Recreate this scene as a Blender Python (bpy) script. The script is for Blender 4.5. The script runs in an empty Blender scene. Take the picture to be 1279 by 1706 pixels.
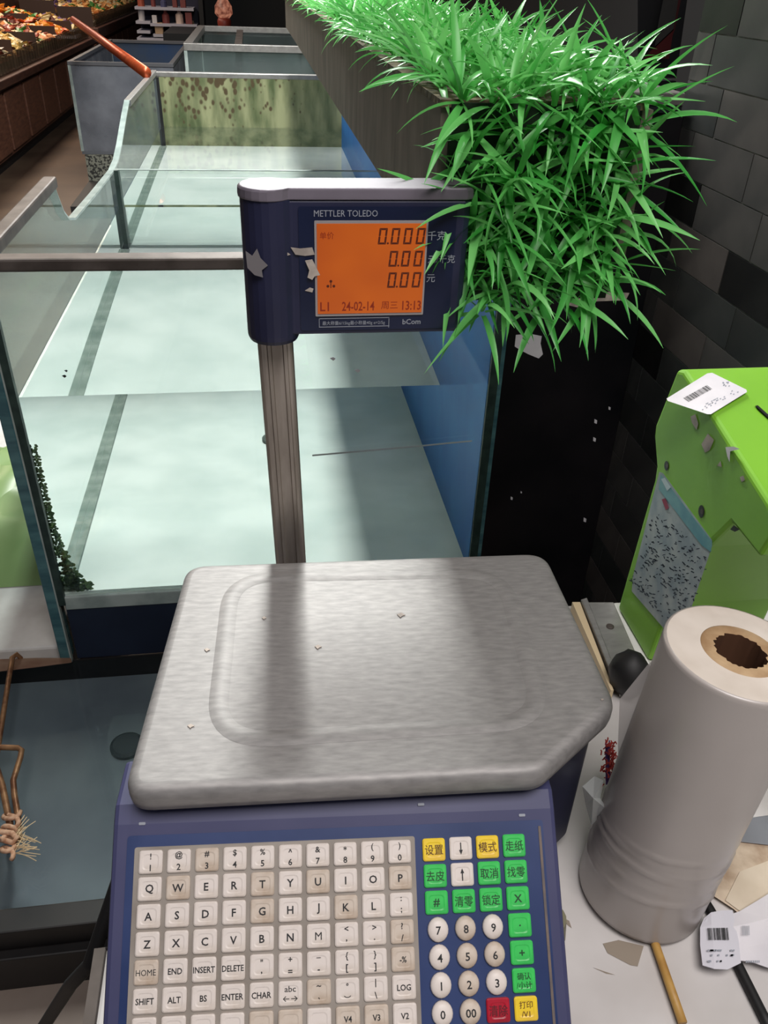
import bpy, math, random
import numpy as np
from mathutils import Matrix, Vector

# ------------------------------------------------------------------ camera
CAMZ = 1.45
F_PX, PX, PY = 1362.12, 639.5, 853.0
_n = lambda v: v / np.linalg.norm(v)
AY = _n(np.array([412. - PX, -56. - PY, F_PX]))
AD = _n(np.array([560. - PX, 2914. - PY, F_PX]))
AX = np.cross(AD, AY); AX = _n(AX if AX[0] > 0 else -AX)
RW = np.array([AX, AY, -AD])                    # world = RW @ camera(x right, y down, z forward)
CP = np.array([0., 0., CAMZ])

def ray(px, py): return RW @ np.array([px - PX, py - PY, F_PX])
def A(px, py, axis, val):
    r = ray(px, py); return CP + r * ((val - CP[axis]) / r[axis])
def zr(r): return CAMZ + r                      # height relative to the lens

scene = bpy.context.scene
COL = scene.collection
cd = bpy.data.cameras.new('camera'); cam = bpy.data.objects.new('camera', cd); COL.objects.link(cam)
cd.sensor_fit = 'VERTICAL'; cd.sensor_height = 24.0; cd.lens = F_PX / 1706.0 * 24.0
cd.clip_start = 0.02; cd.clip_end = 100
ax_x = RW @ np.array([1, 0, 0]); ax_y = RW @ np.array([0, -1, 0]); ax_z = RW @ np.array([0, 0, -1])
m = Matrix.Identity(4)
for i in range(3):
    m[i][0], m[i][1], m[i][2], m[i][3] = ax_x[i], ax_y[i], ax_z[i], CP[i]
cam.matrix_world = m
scene.camera = cam

# ------------------------------------------------------------------ light
scene.view_settings.view_transform = 'Standard'
scene.view_settings.look = 'None'
scene.view_settings.gamma = 1.0
scene.view_settings.use_curve_mapping = False
scene.view_settings.exposure = 0.18
w = bpy.data.worlds.new('world'); scene.world = w; w.use_nodes = True
w.node_tree.nodes['Background'].inputs[0].default_value = (0.80, 0.86, 1.0, 1)
w.node_tree.nodes['Background'].inputs[1].default_value = 0.06

def area(name, loc, sx, sy, power, col, rot=(0, 0, 0)):
    l = bpy.data.lights.new(name, 'AREA'); l.shape = 'RECTANGLE'; l.size = sx; l.size_y = sy
    l.energy = power; l.color = col; l.cycles.is_caustics_light = True
    o = bpy.data.objects.new(name, l); o.location = loc; o.rotation_euler = rot; COL.objects.link(o); return o
area('lamp_row_over_tanks', (0.12, 3.7, 2.85), 0.16, 3.6, 180, (0.98, 1.0, 0.965))
area('lamp_over_counter', (0.30, -0.35, 2.75), 1.2, 0.9, 38, (1.0, 0.95, 0.93))
area('ceiling_panel_aisle', (-2.6, 9.5, 3.4), 0.8, 7.0, 170, (1.0, 0.80, 0.62))

# ------------------------------------------------------------------ materials
def lin(c):
    r = []
    for x in c:
        x = x / 255.0
        r.append(x / 12.92 if x <= 0.04045 else ((x + 0.055) / 1.055) ** 2.4)
    return (*r, 1.0)
MATS = {}
def mat(name, c, rough=.5, metal=0., c2=None, scale=30., bump=0., detail=4., spec=.5, stretch=None, lo=.35, hi=.65, coat=0.):
    if name in MATS: return MATS[name]
    M = bpy.data.materials.new(name); M.use_nodes = True; nt = M.node_tree; b = nt.nodes['Principled BSDF']
    b.inputs['Base Color'].default_value = lin(c); b.inputs['Roughness'].default_value = rough
    b.inputs['Metallic'].default_value = metal; b.inputs['Specular IOR Level'].default_value = spec
    b.inputs['Coat Weight'].default_value = coat
    if c2 is not None or bump:
        tc = nt.nodes.new('ShaderNodeTexCoord'); mp = nt.nodes.new('ShaderNodeMapping')
        if stretch: mp.inputs['Scale'].default_value = stretch
        nz = nt.nodes.new('ShaderNodeTexNoise'); nz.inputs['Scale'].default_value = scale; nz.inputs['Detail'].default_value = detail
        nt.links.new(tc.outputs['Object'], mp.inputs[0]); nt.links.new(mp.outputs[0], nz.inputs['Vector'])
        if c2 is not None:
            cr = nt.nodes.new('ShaderNodeValToRGB')
            cr.color_ramp.elements[0].position = lo; cr.color_ramp.elements[0].color = lin(c)
            cr.color_ramp.elements[1].position = hi; cr.color_ramp.elements[1].color = lin(c2)
            nt.links.new(nz.outputs[0], cr.inputs[0]); nt.links.new(cr.outputs[0], b.inputs['Base Color'])
        if bump:
            bp = nt.nodes.new('ShaderNodeBump'); bp.inputs['Strength'].default_value = bump; bp.inputs['Distance'].default_value = .003
            nt.links.new(nz.outputs[0], bp.inputs['Height']); nt.links.new(bp.outputs[0], b.inputs['Normal'])
    MATS[name] = M; return M
def emit(name, c, s, c2=None, scale=20):
    M = bpy.data.materials.new(name); M.use_nodes = True; nt = M.node_tree; b = nt.nodes['Principled BSDF']
    b.inputs['Base Color'].default_value = (0.02, .01, .005, 1); b.inputs['Emission Color'].default_value = lin(c)
    b.inputs['Emission Strength'].default_value = s; b.inputs['Roughness'].default_value = .35
    if c2:
        nz = nt.nodes.new('ShaderNodeTexNoise'); nz.inputs['Scale'].default_value = scale
        cr = nt.nodes.new('ShaderNodeValToRGB'); cr.color_ramp.elements[0].color = lin(c); cr.color_ramp.elements[1].color = lin(c2)
        cr.color_ramp.elements[0].position = .35; cr.color_ramp.elements[1].position = .7
        tc = nt.nodes.new('ShaderNodeTexCoord'); nt.links.new(tc.outputs['Object'], nz.inputs['Vector'])
        nt.links.new(nz.outputs[0], cr.inputs[0]); nt.links.new(cr.outputs[0], b.inputs['Emission Color'])
    return M
def glass(name, tint, refl=.05, grime=0., gcol=(150, 160, 150)):
    M = bpy.data.materials.new(name); M.use_nodes = True; nt = M.node_tree; nt.nodes.clear()
    out = nt.nodes.new('ShaderNodeOutputMaterial'); tr = nt.nodes.new('ShaderNodeBsdfTransparent'); tr.inputs[0].default_value = (*tint, 1)
    gl = nt.nodes.new('ShaderNodeBsdfGlossy'); gl.inputs['Roughness'].default_value = .03
    lw = nt.nodes.new('ShaderNodeLayerWeight'); lw.inputs[0].default_value = .5
    pw = nt.nodes.new('ShaderNodeMath'); pw.operation = 'POWER'; pw.inputs[1].default_value = 5
    ma = nt.nodes.new('ShaderNodeMath'); ma.operation = 'MULTIPLY_ADD'; ma.inputs[1].default_value = .85; ma.inputs[2].default_value = refl
    mx = nt.nodes.new('ShaderNodeMixShader')
    nt.links.new(lw.outputs['Facing'], pw.inputs[0]); nt.links.new(pw.outputs[0], ma.inputs[0]); nt.links.new(ma.outputs[0], mx.inputs[0])
    nt.links.new(tr.outputs[0], mx.inputs[1]); nt.links.new(gl.outputs[0], mx.inputs[2])
    last = mx
    if grime:
        df = nt.nodes.new('ShaderNodeBsdfDiffuse'); df.inputs[0].default_value = lin(gcol)
        nz = nt.nodes.new('ShaderNodeTexNoise'); nz.inputs['Scale'].default_value = 6; nz.inputs['Detail'].default_value = 6
        tc = nt.nodes.new('ShaderNodeTexCoord'); nt.links.new(tc.outputs['Object'], nz.inputs['Vector'])
        mr = nt.nodes.new('ShaderNodeMapRange'); mr.inputs[1].default_value = .3; mr.inputs[2].default_value = .8; mr.inputs[3].default_value = grime * .4; mr.inputs[4].default_value = grime
        m2 = nt.nodes.new('ShaderNodeMixShader'); nt.links.new(nz.outputs[0], mr.inputs[0]); nt.links.new(mr.outputs[0], m2.inputs[0])
        nt.links.new(mx.outputs[0], m2.inputs[1]); nt.links.new(df.outputs[0], m2.inputs[2]); last = m2
    nt.links.new(last.outputs[0], out.inputs[0]); MATS[name] = M; return M
def water_mat(name, tint):
    M = bpy.data.materials.new(name); M.use_nodes = True; nt = M.node_tree; nt.nodes.clear()
    out = nt.nodes.new('ShaderNodeOutputMaterial'); g = nt.nodes.new('ShaderNodeBsdfGlass')
    g.inputs['Color'].default_value = (*tint, 1); g.inputs['IOR'].default_value = 1.33; g.inputs['Roughness'].default_value = 0
    nt.links.new(g.outputs[0], out.inputs[0]); return M
def film(name, c, alpha, rough=.35):
    M = bpy.data.materials.new(name); M.use_nodes = True; nt = M.node_tree; b = nt.nodes['Principled BSDF']
    b.inputs['Base Color'].default_value = lin(c); b.inputs['Roughness'].default_value = rough; b.inputs['Alpha'].default_value = alpha
    b.inputs['Specular IOR Level'].default_value = .6
    return M

steel = mat('brushed_steel', (146, 143, 140), .42, .8, c2=(170, 166, 163), scale=30, stretch=(1, 3, 1), bump=.02, lo=.3, hi=.7)
platter_m = mat('platter_steel', (132, 130, 129), .58, .45, c2=(164, 161, 159), scale=170, stretch=(.4, 1.6, 1), bump=.012, detail=14, lo=.2, hi=.8, spec=.3)
pole_m = mat('pole_steel', (150, 140, 130), .42, .7, c2=(180, 170, 160), scale=30, stretch=(3, 3, .4))
rail_m = mat('rail_steel', (78, 70, 65), .55, .4, c2=(104, 95, 90), scale=18)
housing = mat('navy_housing', (58, 60, 94), .5, c2=(68, 69, 102), scale=9, spec=.4)
housing_d = mat('navy_dark', (26, 28, 50), .4, c2=(38, 40, 66), scale=8)
panel_m = mat('navy_membrane', (30, 48, 92), .4, c2=(46, 62, 106), scale=12)
memb = mat('grey_membrane', (150, 142, 134), .55, c2=(128, 119, 110), scale=25, lo=.4, hi=.75)
keyw = mat('key_white', (222, 212, 205), .45, c2=(196, 182, 168), scale=55, lo=.45, hi=.78)
keyd = mat('key_worn', (204, 190, 176), .5, c2=(168, 146, 124), scale=60, lo=.42, hi=.75)
keyg = mat('key_green', (62, 200, 92), .4, c2=(48, 178, 80), scale=50)
keyy = mat('key_yellow', (240, 208, 44), .4, c2=(226, 186, 60), scale=50)
keyr = mat('key_red', (178, 20, 46), .4, c2=(150, 14, 36), scale=50)
ink = mat('black_ink', (34, 34, 36), .6)
inkg = mat('dark_green_ink', (16, 66, 34), .6)
inky = mat('brown_ink', (96, 62, 14), .6)
inkr = mat('dark_red_ink', (84, 8, 20), .6)
greyink = mat('grey_ink', (146, 150, 160), .6)
cap_m = mat('lavender_cap', (122, 115, 126), .5, .2, c2=(98, 91, 100), scale=14)
lcd_m = emit('lcd_orange', (214, 100, 18), .62, (192, 82, 16), 14)
lcd_ink = emit('lcd_segment', (90, 24, 8), .42)
lcd_red = emit('lcd_faded_segment', (146, 38, 10), .5)
bezel_m = mat('bezel_silver', (166, 160, 160), .4, .3)
paper = mat('white_paper', (226, 222, 226), .7, c2=(206, 202, 208), scale=14)
paper_o = mat('torn_paper', (196, 184, 172), .7, c2=(150, 140, 132), scale=60)
blackp = mat('black_gloss', (12, 14, 17), .3, c2=(30, 27, 30), scale=5, spec=.4)
dark = mat('near_black', (10, 10, 13), .5)
rubber = mat('black_rubber', (18, 17, 18), .6)
tile_ms = [mat('tile_%d' % i, c, .42, c2=c2, scale=11, bump=.12, spec=.35) for i, (c, c2) in enumerate([
    ((64, 63, 62), (78, 75, 73)), ((48, 50, 50), (60, 61, 60)), ((17, 17, 18), (26, 25, 25)),
    ((74, 69, 67), (88, 82, 79)), ((56, 55, 55), (68, 66, 65)), ((38, 40, 40), (50, 50, 49))])]
grout = mat('grout', (150, 150, 146), .8, c2=(110, 110, 106), scale=30)
white_floor = mat('white_tank_floor', (230, 234, 230), .6, c2=(208, 216, 212), scale=5)
blue_m = mat('blue_panel', (10, 96, 176), .5, c2=(24, 112, 186), scale=6)
navy_skirt = mat('navy_skirt', (20, 27, 46), .4, c2=(28, 36, 56), scale=7)
seal_m = mat('dark_silicone', (30, 46, 44), .5, c2=(48, 66, 60), scale=40)
glass_edge = mat('teal_glass_edge', (56, 92, 100), .2, c2=(84, 124, 128), scale=9, stretch=(1, 1, 4))
glass_lip = mat('pale_glass_edge', (140, 152, 148), .25, c2=(170, 180, 176), scale=18)
grime_m = mat('pale_seam', (150, 160, 152), .6, c2=(110, 126, 118), scale=22)
algae = mat('green_algae', (40, 66, 34), .8, c2=(70, 92, 44), scale=60, bump=.6)
clear = glass('clear_glass', (.93, .97, .955), .04)
clear2 = glass('hazy_glass', (.84, .89, .88), .05, .16, (150, 165, 165))
clear3 = glass('grey_haze_glass', (.66, .70, .74), .06, .75, (142, 144, 152))
water_m = water_mat('clear_water', (.972, .988, .984))
planter_m = mat('planter_board', (108, 100, 88), .75, c2=(134, 124, 110), scale=9, stretch=(1, 3, 1), bump=.15)
coir = mat('coir_mat', (120, 104, 80), .9, c2=(70, 62, 44), scale=90, bump=.8)
counter_m = mat('white_counter', (206, 202, 200), .5, c2=(176, 170, 166), scale=7, lo=.4, hi=.8)
board_m = mat('stained_board', (206, 188, 166), .7, c2=(150, 124, 100), scale=28, lo=.45, hi=.7)
wood_stick = mat('bamboo', (186, 146, 78), .5, c2=(160, 118, 58), scale=60, stretch=(1, 1, .2))
lime = mat('lime_plastic', (126, 184, 50), .45, c2=(116, 172, 46), scale=6)
lime_d = mat('lime_plastic_column', (104, 172, 40), .45, c2=(96, 160, 36), scale=6)
label_m = mat('blue_grey_label', (166, 174, 174), .4, c2=(132, 146, 154), scale=40)
label_head = mat('teal_label_band', (66, 132, 146), .35, c2=(90, 150, 156), scale=40)
roll_m = mat('plastic_film', (170, 162, 157), .3, c2=(156, 148, 143), scale=5, spec=.6)
roll_end = mat('film_roll_end', (218, 208, 198), .45, c2=(198, 186, 174), scale=16)
core_m = mat('cardboard_core', (186, 158, 122), .8, c2=(150, 118, 84), scale=40)
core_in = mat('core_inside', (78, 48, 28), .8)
rust = mat('rusty_steel', (168, 128, 92), .45, .5, c2=(112, 72, 50), scale=40)
rustbar = mat('rusty_bar', (128, 104, 86), .6, c2=(98, 66, 48), scale=20, stretch=(.4, 1, 1))
rope_m = mat('pink_rope', (206, 168, 140), .85, c2=(176, 130, 100), scale=120)
pan_m = mat('grey_pan', (138, 148, 152), .6, c2=(112, 120, 128), scale=4)
pan_rim = mat('black_pan_rim', (22, 20, 21), .5, c2=(34, 31, 30), scale=12)
foam = mat('white_foam', (216, 214, 210), .7, c2=(192, 188, 184), scale=10)
greenbag = film('green_film', (132, 162, 100), .85)
floor_m = mat('brown_floor_tile', (96, 78, 64), .35, c2=(76, 60, 50), scale=3)
walk_m = mat('pale_floor_tile', (150, 136, 126), .5, c2=(128, 114, 104), scale=5)
wood_cab = mat('dark_wood', (92, 56, 42), .5, c2=(64, 38, 30), scale=8, stretch=(1, 1, 6))
wood_door = mat('wood_door', (112, 72, 54), .5, c2=(88, 54, 42), scale=8, stretch=(1, 1, 6))
copper = mat('copper_pipe', (176, 78, 40), .35, .5, c2=(150, 62, 34), scale=30)
acryl = glass('bin_acrylic', (.80, .76, .70), .06, .22, (150, 130, 110))
redmesh = mat('red_mesh', (206, 74, 66), .7); purplemesh = mat('purple_mesh', (92, 66, 128), .7)
wallfar = mat('far_dark_wall', (12, 11, 13), .8, c2=(18, 15, 17), scale=2)

# ------------------------------------------------------------------ builders
class MB:
    def __init__(s): s.v = []; s.f = []
    def add(s, vs, fs):
        k = len(s.v); s.v += [tuple(map(float, p)) for p in vs]; s.f += [tuple(i + k for i in q) for q in fs]; return s
    def box(s, x0, x1, y0, y1, z0, z1):
        return s.add([(x0,y0,z0),(x1,y0,z0),(x1,y1,z0),(x0,y1,z0),(x0,y0,z1),(x1,y0,z1),(x1,y1,z1),(x0,y1,z1)],
                     [(3,2,1,0),(4,5,6,7),(0,1,5,4),(1,2,6,5),(2,3,7,6),(3,0,4,7)])
    def loft(s, rings, cap0=True, cap1=True):
        n = len(rings[0]); vs = [p for r in rings for p in r]; fs = []
        for k in range(len(rings) - 1):
            for i in range(n):
                j = (i + 1) % n
                fs.append((k*n+i, k*n+j, (k+1)*n+j, (k+1)*n+i))
        if cap0: fs.append(tuple(range(n - 1, -1, -1)))
        if cap1: fs.append(tuple((len(rings)-1)*n + i for i in range(n)))
        return s.add(vs, fs)
    def prism(s, poly, fn, a, b):       # poly in 2d, fn(u,v,w) -> 3d
        return s.loft([[fn(u, v, a) for u, v in poly], [fn(u, v, b) for u, v in poly]])
    def tube(s, pts, r, n=8, caps=True):
        pts = [Vector(map(float, p)) for p in pts]; rs = r if isinstance(r, (list, tuple)) else [r] * len(pts)
        rings = []; up = None
        for i, p in enumerate(pts):
            t = (pts[min(i+1, len(pts)-1)] - pts[max(i-1, 0)]).normalized()
            if up is None:
                up = Vector((0, 0, 1)) if abs(t.z) < .9 else Vector((1, 0, 0))
            a = t.cross(up).normalized(); b = a.cross(t).normalized(); up = b
            rings.append([tuple(p + (a*math.cos(2*math.pi*k/n) + b*math.sin(2*math.pi*k/n)) * rs[i]) for k in range(n)])
        return s.loft(rings, caps, caps)
    def build(s, name, m, parent=None, smooth=False, bevel=0., seg=2, kind=None, label=None, cat=None, group=None, frame=None):
        me = bpy.data.meshes.new(name)
        V = [Vector(p) for p in s.v]
        o = bpy.data.objects.new(name, me)
        if parent is not None:
            inv = PM[parent.name].inverted(); V = [inv @ p for p in V]
            o.parent = parent; PM[o.name] = PM[parent.name]
        else:
            xs = [p.x for p in V]; ys = [p.y for p in V]; zs = [p.z for p in V]
            base = Vector(((min(xs)+max(xs))/2, (min(ys)+max(ys))/2, min(zs)))
            V = [p - base for p in V]; o.location = base; PM[o.name] = Matrix.Translation(base)
        me.from_pydata([tuple(p) for p in V], [], s.f); me.update()
        import bmesh
        bm = bmesh.new(); bm.from_mesh(me); bmesh.ops.recalc_face_normals(bm, faces=bm.faces)
        if name == 'water': bmesh.ops.split_edges(bm, edges=bm.edges); smooth = True   # flat faces, so the lamps' light refracts into the tank
        bm.to_mesh(me); bm.free()
        if smooth:
            me.polygons.foreach_set('use_smooth', [True] * len(me.polygons))
        me.materials.append(m)
        COL.objects.link(o)
        if name == 'water': o.cycles.is_caustics_caster = True
        elif parent is not None and parent.name in ('fish_tank', 'holding_pan'): o.cycles.is_caustics_receiver = True
        if bevel:
            b = o.modifiers.new('bevel', 'BEVEL'); b.width = bevel; b.segments = seg; b.limit_method = 'ANGLE'; b.angle_limit = math.radians(40)
        tag(o, label, cat, group, kind); return o
PM = {}
def tag(o, label=None, cat=None, group=None, kind=None):
    if label: o['label'] = label
    if cat: o['category'] = cat
    if group: o['group'] = group
    if kind: o['kind'] = kind
    return o
def thing(name, label, cat, loc, rz=0., group=None, kind=None):
    o = bpy.data.objects.new(name, None); COL.objects.link(o); o.location = loc; o.rotation_euler = (0, 0, rz)
    o.empty_display_size = .05
    PM[o.name] = Matrix.Translation(Vector(loc)) @ Matrix.Rotation(rz, 4, 'Z')
    return tag(o, label, cat, group, kind)
def shared(name, me, parent, M, label=None):
    """an object with shared mesh data whose world matrix is M"""
    o = bpy.data.objects.new(name, me); COL.objects.link(o); o.parent = parent
    o.matrix_local = PM[parent.name].inverted() @ M
    PM[o.name] = M
    if label: o['label'] = label
    return o
def roundpoly(pts, r, n=6):
    out = []; k = len(pts); rs = r if isinstance(r, (list, tuple)) else [r] * k
    for i in range(k):
        p = np.array(pts[i], float); a = np.array(pts[i-1], float) - p; b = np.array(pts[(i+1) % k], float) - p
        la, lb = np.linalg.norm(a), np.linalg.norm(b); a /= la; b /= lb
        ang = math.acos(max(-1, min(1, float(a @ b)))); d = min(rs[i] / math.tan(ang / 2), .49 * la, .49 * lb)
        p0, p1 = p + a * d, p + b * d
        for j in range(n + 1):
            t = j / n; out.append(tuple((1-t)**2 * p0 + 2*t*(1-t) * p + t*t * p1))
    return out
def inset(poly, d):
    P = np.array(poly); n = len(P); out = []
    area_ = sum(P[i][0]*P[(i+1) % n][1] - P[(i+1) % n][0]*P[i][1] for i in range(n)); sg = 1 if area_ > 0 else -1
    for i in range(n):
        t = P[(i+1) % n] - P[i-1]; t = t / (np.linalg.norm(t) + 1e-9)
        out.append(tuple(P[i] + sg * d * np.array([-t[1], t[0]])))
    return out
def mesh_of(mb, name, m, smooth=False):
    me = bpy.data.meshes.new(name); me.from_pydata(mb.v, [], mb.f); me.update()
    import bmesh
    bm = bmesh.new(); bm.from_mesh(me); bmesh.ops.recalc_face_normals(bm, faces=bm.faces); bm.to_mesh(me); bm.free()
    if smooth: me.polygons.foreach_set('use_smooth', [True] * len(me.polygons))
    me.materials.append(m); return me

# ------------------------------------------------------------------ lettering (flat meshes from the built-in typeface)
TXT = {}
def text_prepare(specs):
    objs = []
    for key in specs:
        s, bold, shear = key
        c = bpy.data.curves.new('lettering', 'FONT'); c.body = s; c.size = 1.0; c.align_x = 'CENTER'; c.align_y = 'CENTER'
        c.offset = bold; c.space_line = 1.12; c.shear = shear; c.resolution_u = 2
        o = bpy.data.objects.new('lettering', c); COL.objects.link(o); objs.append((key, o))
    dg = bpy.context.evaluated_depsgraph_get(); dg.update()
    for key, o in objs:
        TXT[key] = bpy.data.meshes.new_from_object(o.evaluated_get(dg))
    for key, o in objs:
        c = o.data; bpy.data.objects.remove(o); bpy.data.curves.remove(c)
def letter(s, m, parent, fn, size, cx, cy, bold=.01, shear=0., name='lettering', ysc=1., wmax=None):
    """fn(u,v) -> world point on the printed face"""
    src = TXT[(s, bold, shear)]
    if len(src.vertices) == 0: return None
    xs = [v.co.x for v in src.vertices]; ys = [v.co.y for v in src.vertices]
    x0, y0 = (min(xs)+max(xs))/2, (min(ys)+max(ys))/2
    sx = size
    if wmax and (max(xs)-min(xs)) * size > wmax: sx = wmax / (max(xs)-min(xs))
    b = MB(); b.add([fn(cx + (v.co.x - x0)*sx, cy + (v.co.y - y0)*size*ysc) for v in src.vertices], [tuple(p.vertices) for p in src.polygons])
    o = b.build(name, m, parent); return o

# ================================================================== THE SETTING
YF, XL, XR, YB, YD = 1.431, -.455, .4415, 4.50, 2.88
ZW, ZT, ZFL = zr(-.672), zr(-.414), zr(-1.13)
WALLX, PANY = .75, 1.50

fl = MB().box(-9, 3, -1.5, 22, -.05, 0).build('floor', floor_m, kind='structure')
MB().box(-9, 3, 21.9, 22, 0, 3.4).build('wall_back', wallfar, kind='structure')
# pale floor tiles by the counter
rw_ = random.Random(5)
tl_me = {}
for i in range(-4, 3):
    for j in range(-2, 3):
        x0 = -.62 + i * .3; y0 = .28 + j * .3
        if x0 > .3 or y0 > .8: continue
        MB().box(x0 + .002, x0 + .298, y0 + .002, y0 + .298, 0, .006).build('floor_tile', walk_m, fl, bevel=.001)

wr = MB().box(WALLX + .002, WALLX + .12, .1, 1.515, 0, 3.2).build('wall_right', grout, kind='structure')
TH, TW = .0730, .2005
row0 = zr(-.067)
rng = random.Random(11)
tile_mesh = []
for mm in tile_ms:
    b = MB().box(.0005, .006, -.0988, .0988, -.0354, .0354)
    me = mesh_of(b, 'tile', mm); tile_mesh.append(me)
special = {(2, 0): 1, (4, 0): 2, (5, 2): 2, (2, 1): 0, (3, 1): 0, (5, 1): 3, (1, 1): 1, (1, 0): 4, (0, 0): 2, (0, 1): 4, (6, 1): 1, (7, 1): 3, (8, 0): 2}
for r in range(-2, 18):
    zc = row0 - (r - .5) * TH
    base = 1.45 if r % 2 else 1.385
    for c in range(-1, 7):
        yc = base + .10 - c * TW
        if yc - .1 > 1.515 + .09: continue
        if yc < .35: continue
        if zc < .02: continue
        k = special.get((r, c), rng.choice([0, 0, 1, 3, 4, 4, 5, 1]))
        M = Matrix.Translation((WALLX, yc, zc))
        if yc + .0985 > 1.515:      # cut tile in the corner
            y1 = 1.515; y0 = yc - .0985
            if y1 - y0 < .012: continue
            M = Matrix.Translation((WALLX, (y0+y1)/2, zc)) @ Matrix.Diagonal((1, (y1-y0)/.1976, 1, 1))
        shared('tile', tile_mesh[k], wr, M)

# glossy black cladding between the tank and the tiled wall
we = MB().box(XR + .02, WALLX, PANY, PANY + .12, .0, zr(-.19)).build('wall_end', blackp, kind='structure', bevel=.002)
MB().box(XR + .02, WALLX - .012, PANY - .012, PANY + .14, zr(-.178), zr(-.158)).build('trim_1', mat('grey_ledge', (92, 88, 88), .4, .2, c2=(112, 106, 104), scale=20), kind='structure', bevel=.002)
MB().box(XR + .02, WALLX - .012, PANY - .008, PANY + .13, zr(-.19), zr(-.178)).build('trim_2', mat('dark_ledge', (30, 36, 38), .2), kind='structure')
# dark room wall further behind the cladding
MB().box(2.3, 2.4, 1.62, 21.9, 0, 3.2).build('wall_side', wallfar, kind='structure')

def torn(name, pts, plane, m, label, th=.0008, parent=None):
    """torn paper traced on a plane: (axis, value); returns object"""
    ax, val = plane
    w_ = [A(x, y, ax, val) for x, y in pts]; d = np.zeros(3); d[ax] = -th if ax != 2 else th
    b = MB(); b.loft([[tuple(p) for p in w_], [tuple(p + d) for p in w_]])
    return b
torn('paper_scrap', [(859,558),(882,556),(902,560),(900,572),(904,590),(897,597),(880,590),(868,584),(857,577)], (1, PANY - .0008), paper, '').build('paper_scrap', paper, label='torn grey-white paper scrap stuck on black panel, the lower one', cat='paper')
torn('paper_scrap', [(938,490),(952,478),(985,485),(1048,488),(1042,500),(990,502),(978,516),(945,508)], (1, PANY - .0008), paper_o, '').build('paper_scrap', paper_o, label='torn beige paper scrap stuck on black panel just under the grass', cat='paper')
for (x, y, s) in [(992,702,4),(990,732,4),(1015,680,3),(974,866,4),(852,830,3),(868,820,2)]:
    torn('s', [(x-s*.5,y-s),(x+s*.6,y-s*.4),(x+s*.4,y+s),(x-s*.6,y+s*.6)], (1, PANY - .0006), paper, '', .0006).build('chip_mark', paper, we)

# ================================================================== MAIN FISH TANK
tank = thing('fish_tank', 'long glass seafood tank with steel rim and white floor behind the scale', 'tank', (0, 2.9, 0))
G = .012
# white floor, blue right wall, skirt
MB().box(XL, XR, YF + .002, YB, ZFL - .02, ZFL).build('tank_floor', white_floor, tank)
MB().box(XR - .012, XR, YF + .014, YB - .004, ZFL, zr(-.45)).build('side_panel', blue_m, tank, label='blue painted side panel')
MB().box(XR, XR + .012, YF - .002, YB, ZFL - .02, zr(-.43)).build('right_pane', glass_edge, tank)
MB().box(XR - .014, XR + .003, YF - .006, YF + .003, ZFL - .02, zr(-.436)).build('corner_seal', seal_m, tank)
MB().box(XL, XR, YF, YF + G, ZFL, ZT - .01).build('front_pane', clear, tank)
MB().box(XL + .001, XR, YF - .002, YF + .02, zr(-1.31), ZFL - .017).build('skirt_board', navy_skirt, tank)
MB().box(XL + .001, XR + .01, YF - .006, YF + .016, ZFL - .036, ZFL - .002).build('bottom_rail', glass_lip, tank, bevel=.002)
# left pane with its cut-out
prof = [(YF, zr(-1.31)), (YF, zr(-.43))]
top = [(1.9, zr(-.43)), (2.03, zr(-.43)), (2.045, zr(-.452)), (2.075, zr(-.492)), (2.12, zr(-.520)), (2.19, zr(-.536)), (2.5, zr(-.548)), (2.88, zr(-.558)), (3.0, zr(-.548)),
       (3.12, zr(-.520)), (3.25, zr(-.480)), (3.36, zr(-.448)), (3.45, zr(-.425)), (4.0, zr(-.432)), (YB, zr(-.440))]
poly = prof + top + [(YB, ZFL - .02), (YF + .1, ZFL - .02), (YF + .1, zr(-1.31))]
poly = prof + top + [(YB, ZFL - .02)]
poly[0] = (YF, ZFL - .02)
lp = MB().prism(poly, lambda u, v, w_: (w_, u, v), XL - .018, XL).build('left_pane', clear2, tank)
# pale rim line following the cut-out
ring = []
edge = [(2.03, zr(-.43))] + top[2:13]
b = MB()
vs = []; fs = []
for k, (y, z) in enumerate(edge):
    vs += [(XL - .0185, y, z), (XL + .0005, y, z), (XL + .0005, y, z - .006), (XL - .0185, y, z - .006)]
    if k:
        a = (k-1)*4; c = k*4
        fs += [(a+i, a+(i+1) % 4, c+(i+1) % 4, c+i) for i in range(4)]
b.add(vs, fs); b.build('cut_edge', glass_lip, tank)
# thick teal edge of the left corner down to the pan
bl = MB(); bl.box(XL - .034, XL - .012, YF - .012, YF + .03, zr(-1.312), zr(-.43)).build('corner_strip', glass_edge, tank, bevel=.003)
MB().box(XL - .012, XL + .004, YF - .010, YF + .002, ZFL - .02, zr(-.43)).build('corner_seal', seal_m, tank)
MB().box(XL - .0125, XL - .0095, YF - .0118, YF, zr(-1.31), zr(-.43)).build('edge_line', glass_lip, tank)
# rims
MB().box(XL - .04, XR + .015, YF - .012, YF + .026, zr(-.436), ZT).build('front_rail', rail_m, tank, bevel=.004)
MB().box(XL - .024, XL + .006, YF + .026, 2.035, zr(-.432), zr(-.408)).build('left_rail', rail_m, tank, bevel=.004)
MB().box(XL - .02, XL + .004, 3.45, YB, zr(-.446), zr(-.424)).build('left_rail', steel, tank, bevel=.003)
MB().box(XL - .02, XR + .01, YB - .012, YB + .022, zr(-.452), zr(-.430)).build('back_rail', steel, tank, bevel=.003)
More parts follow.
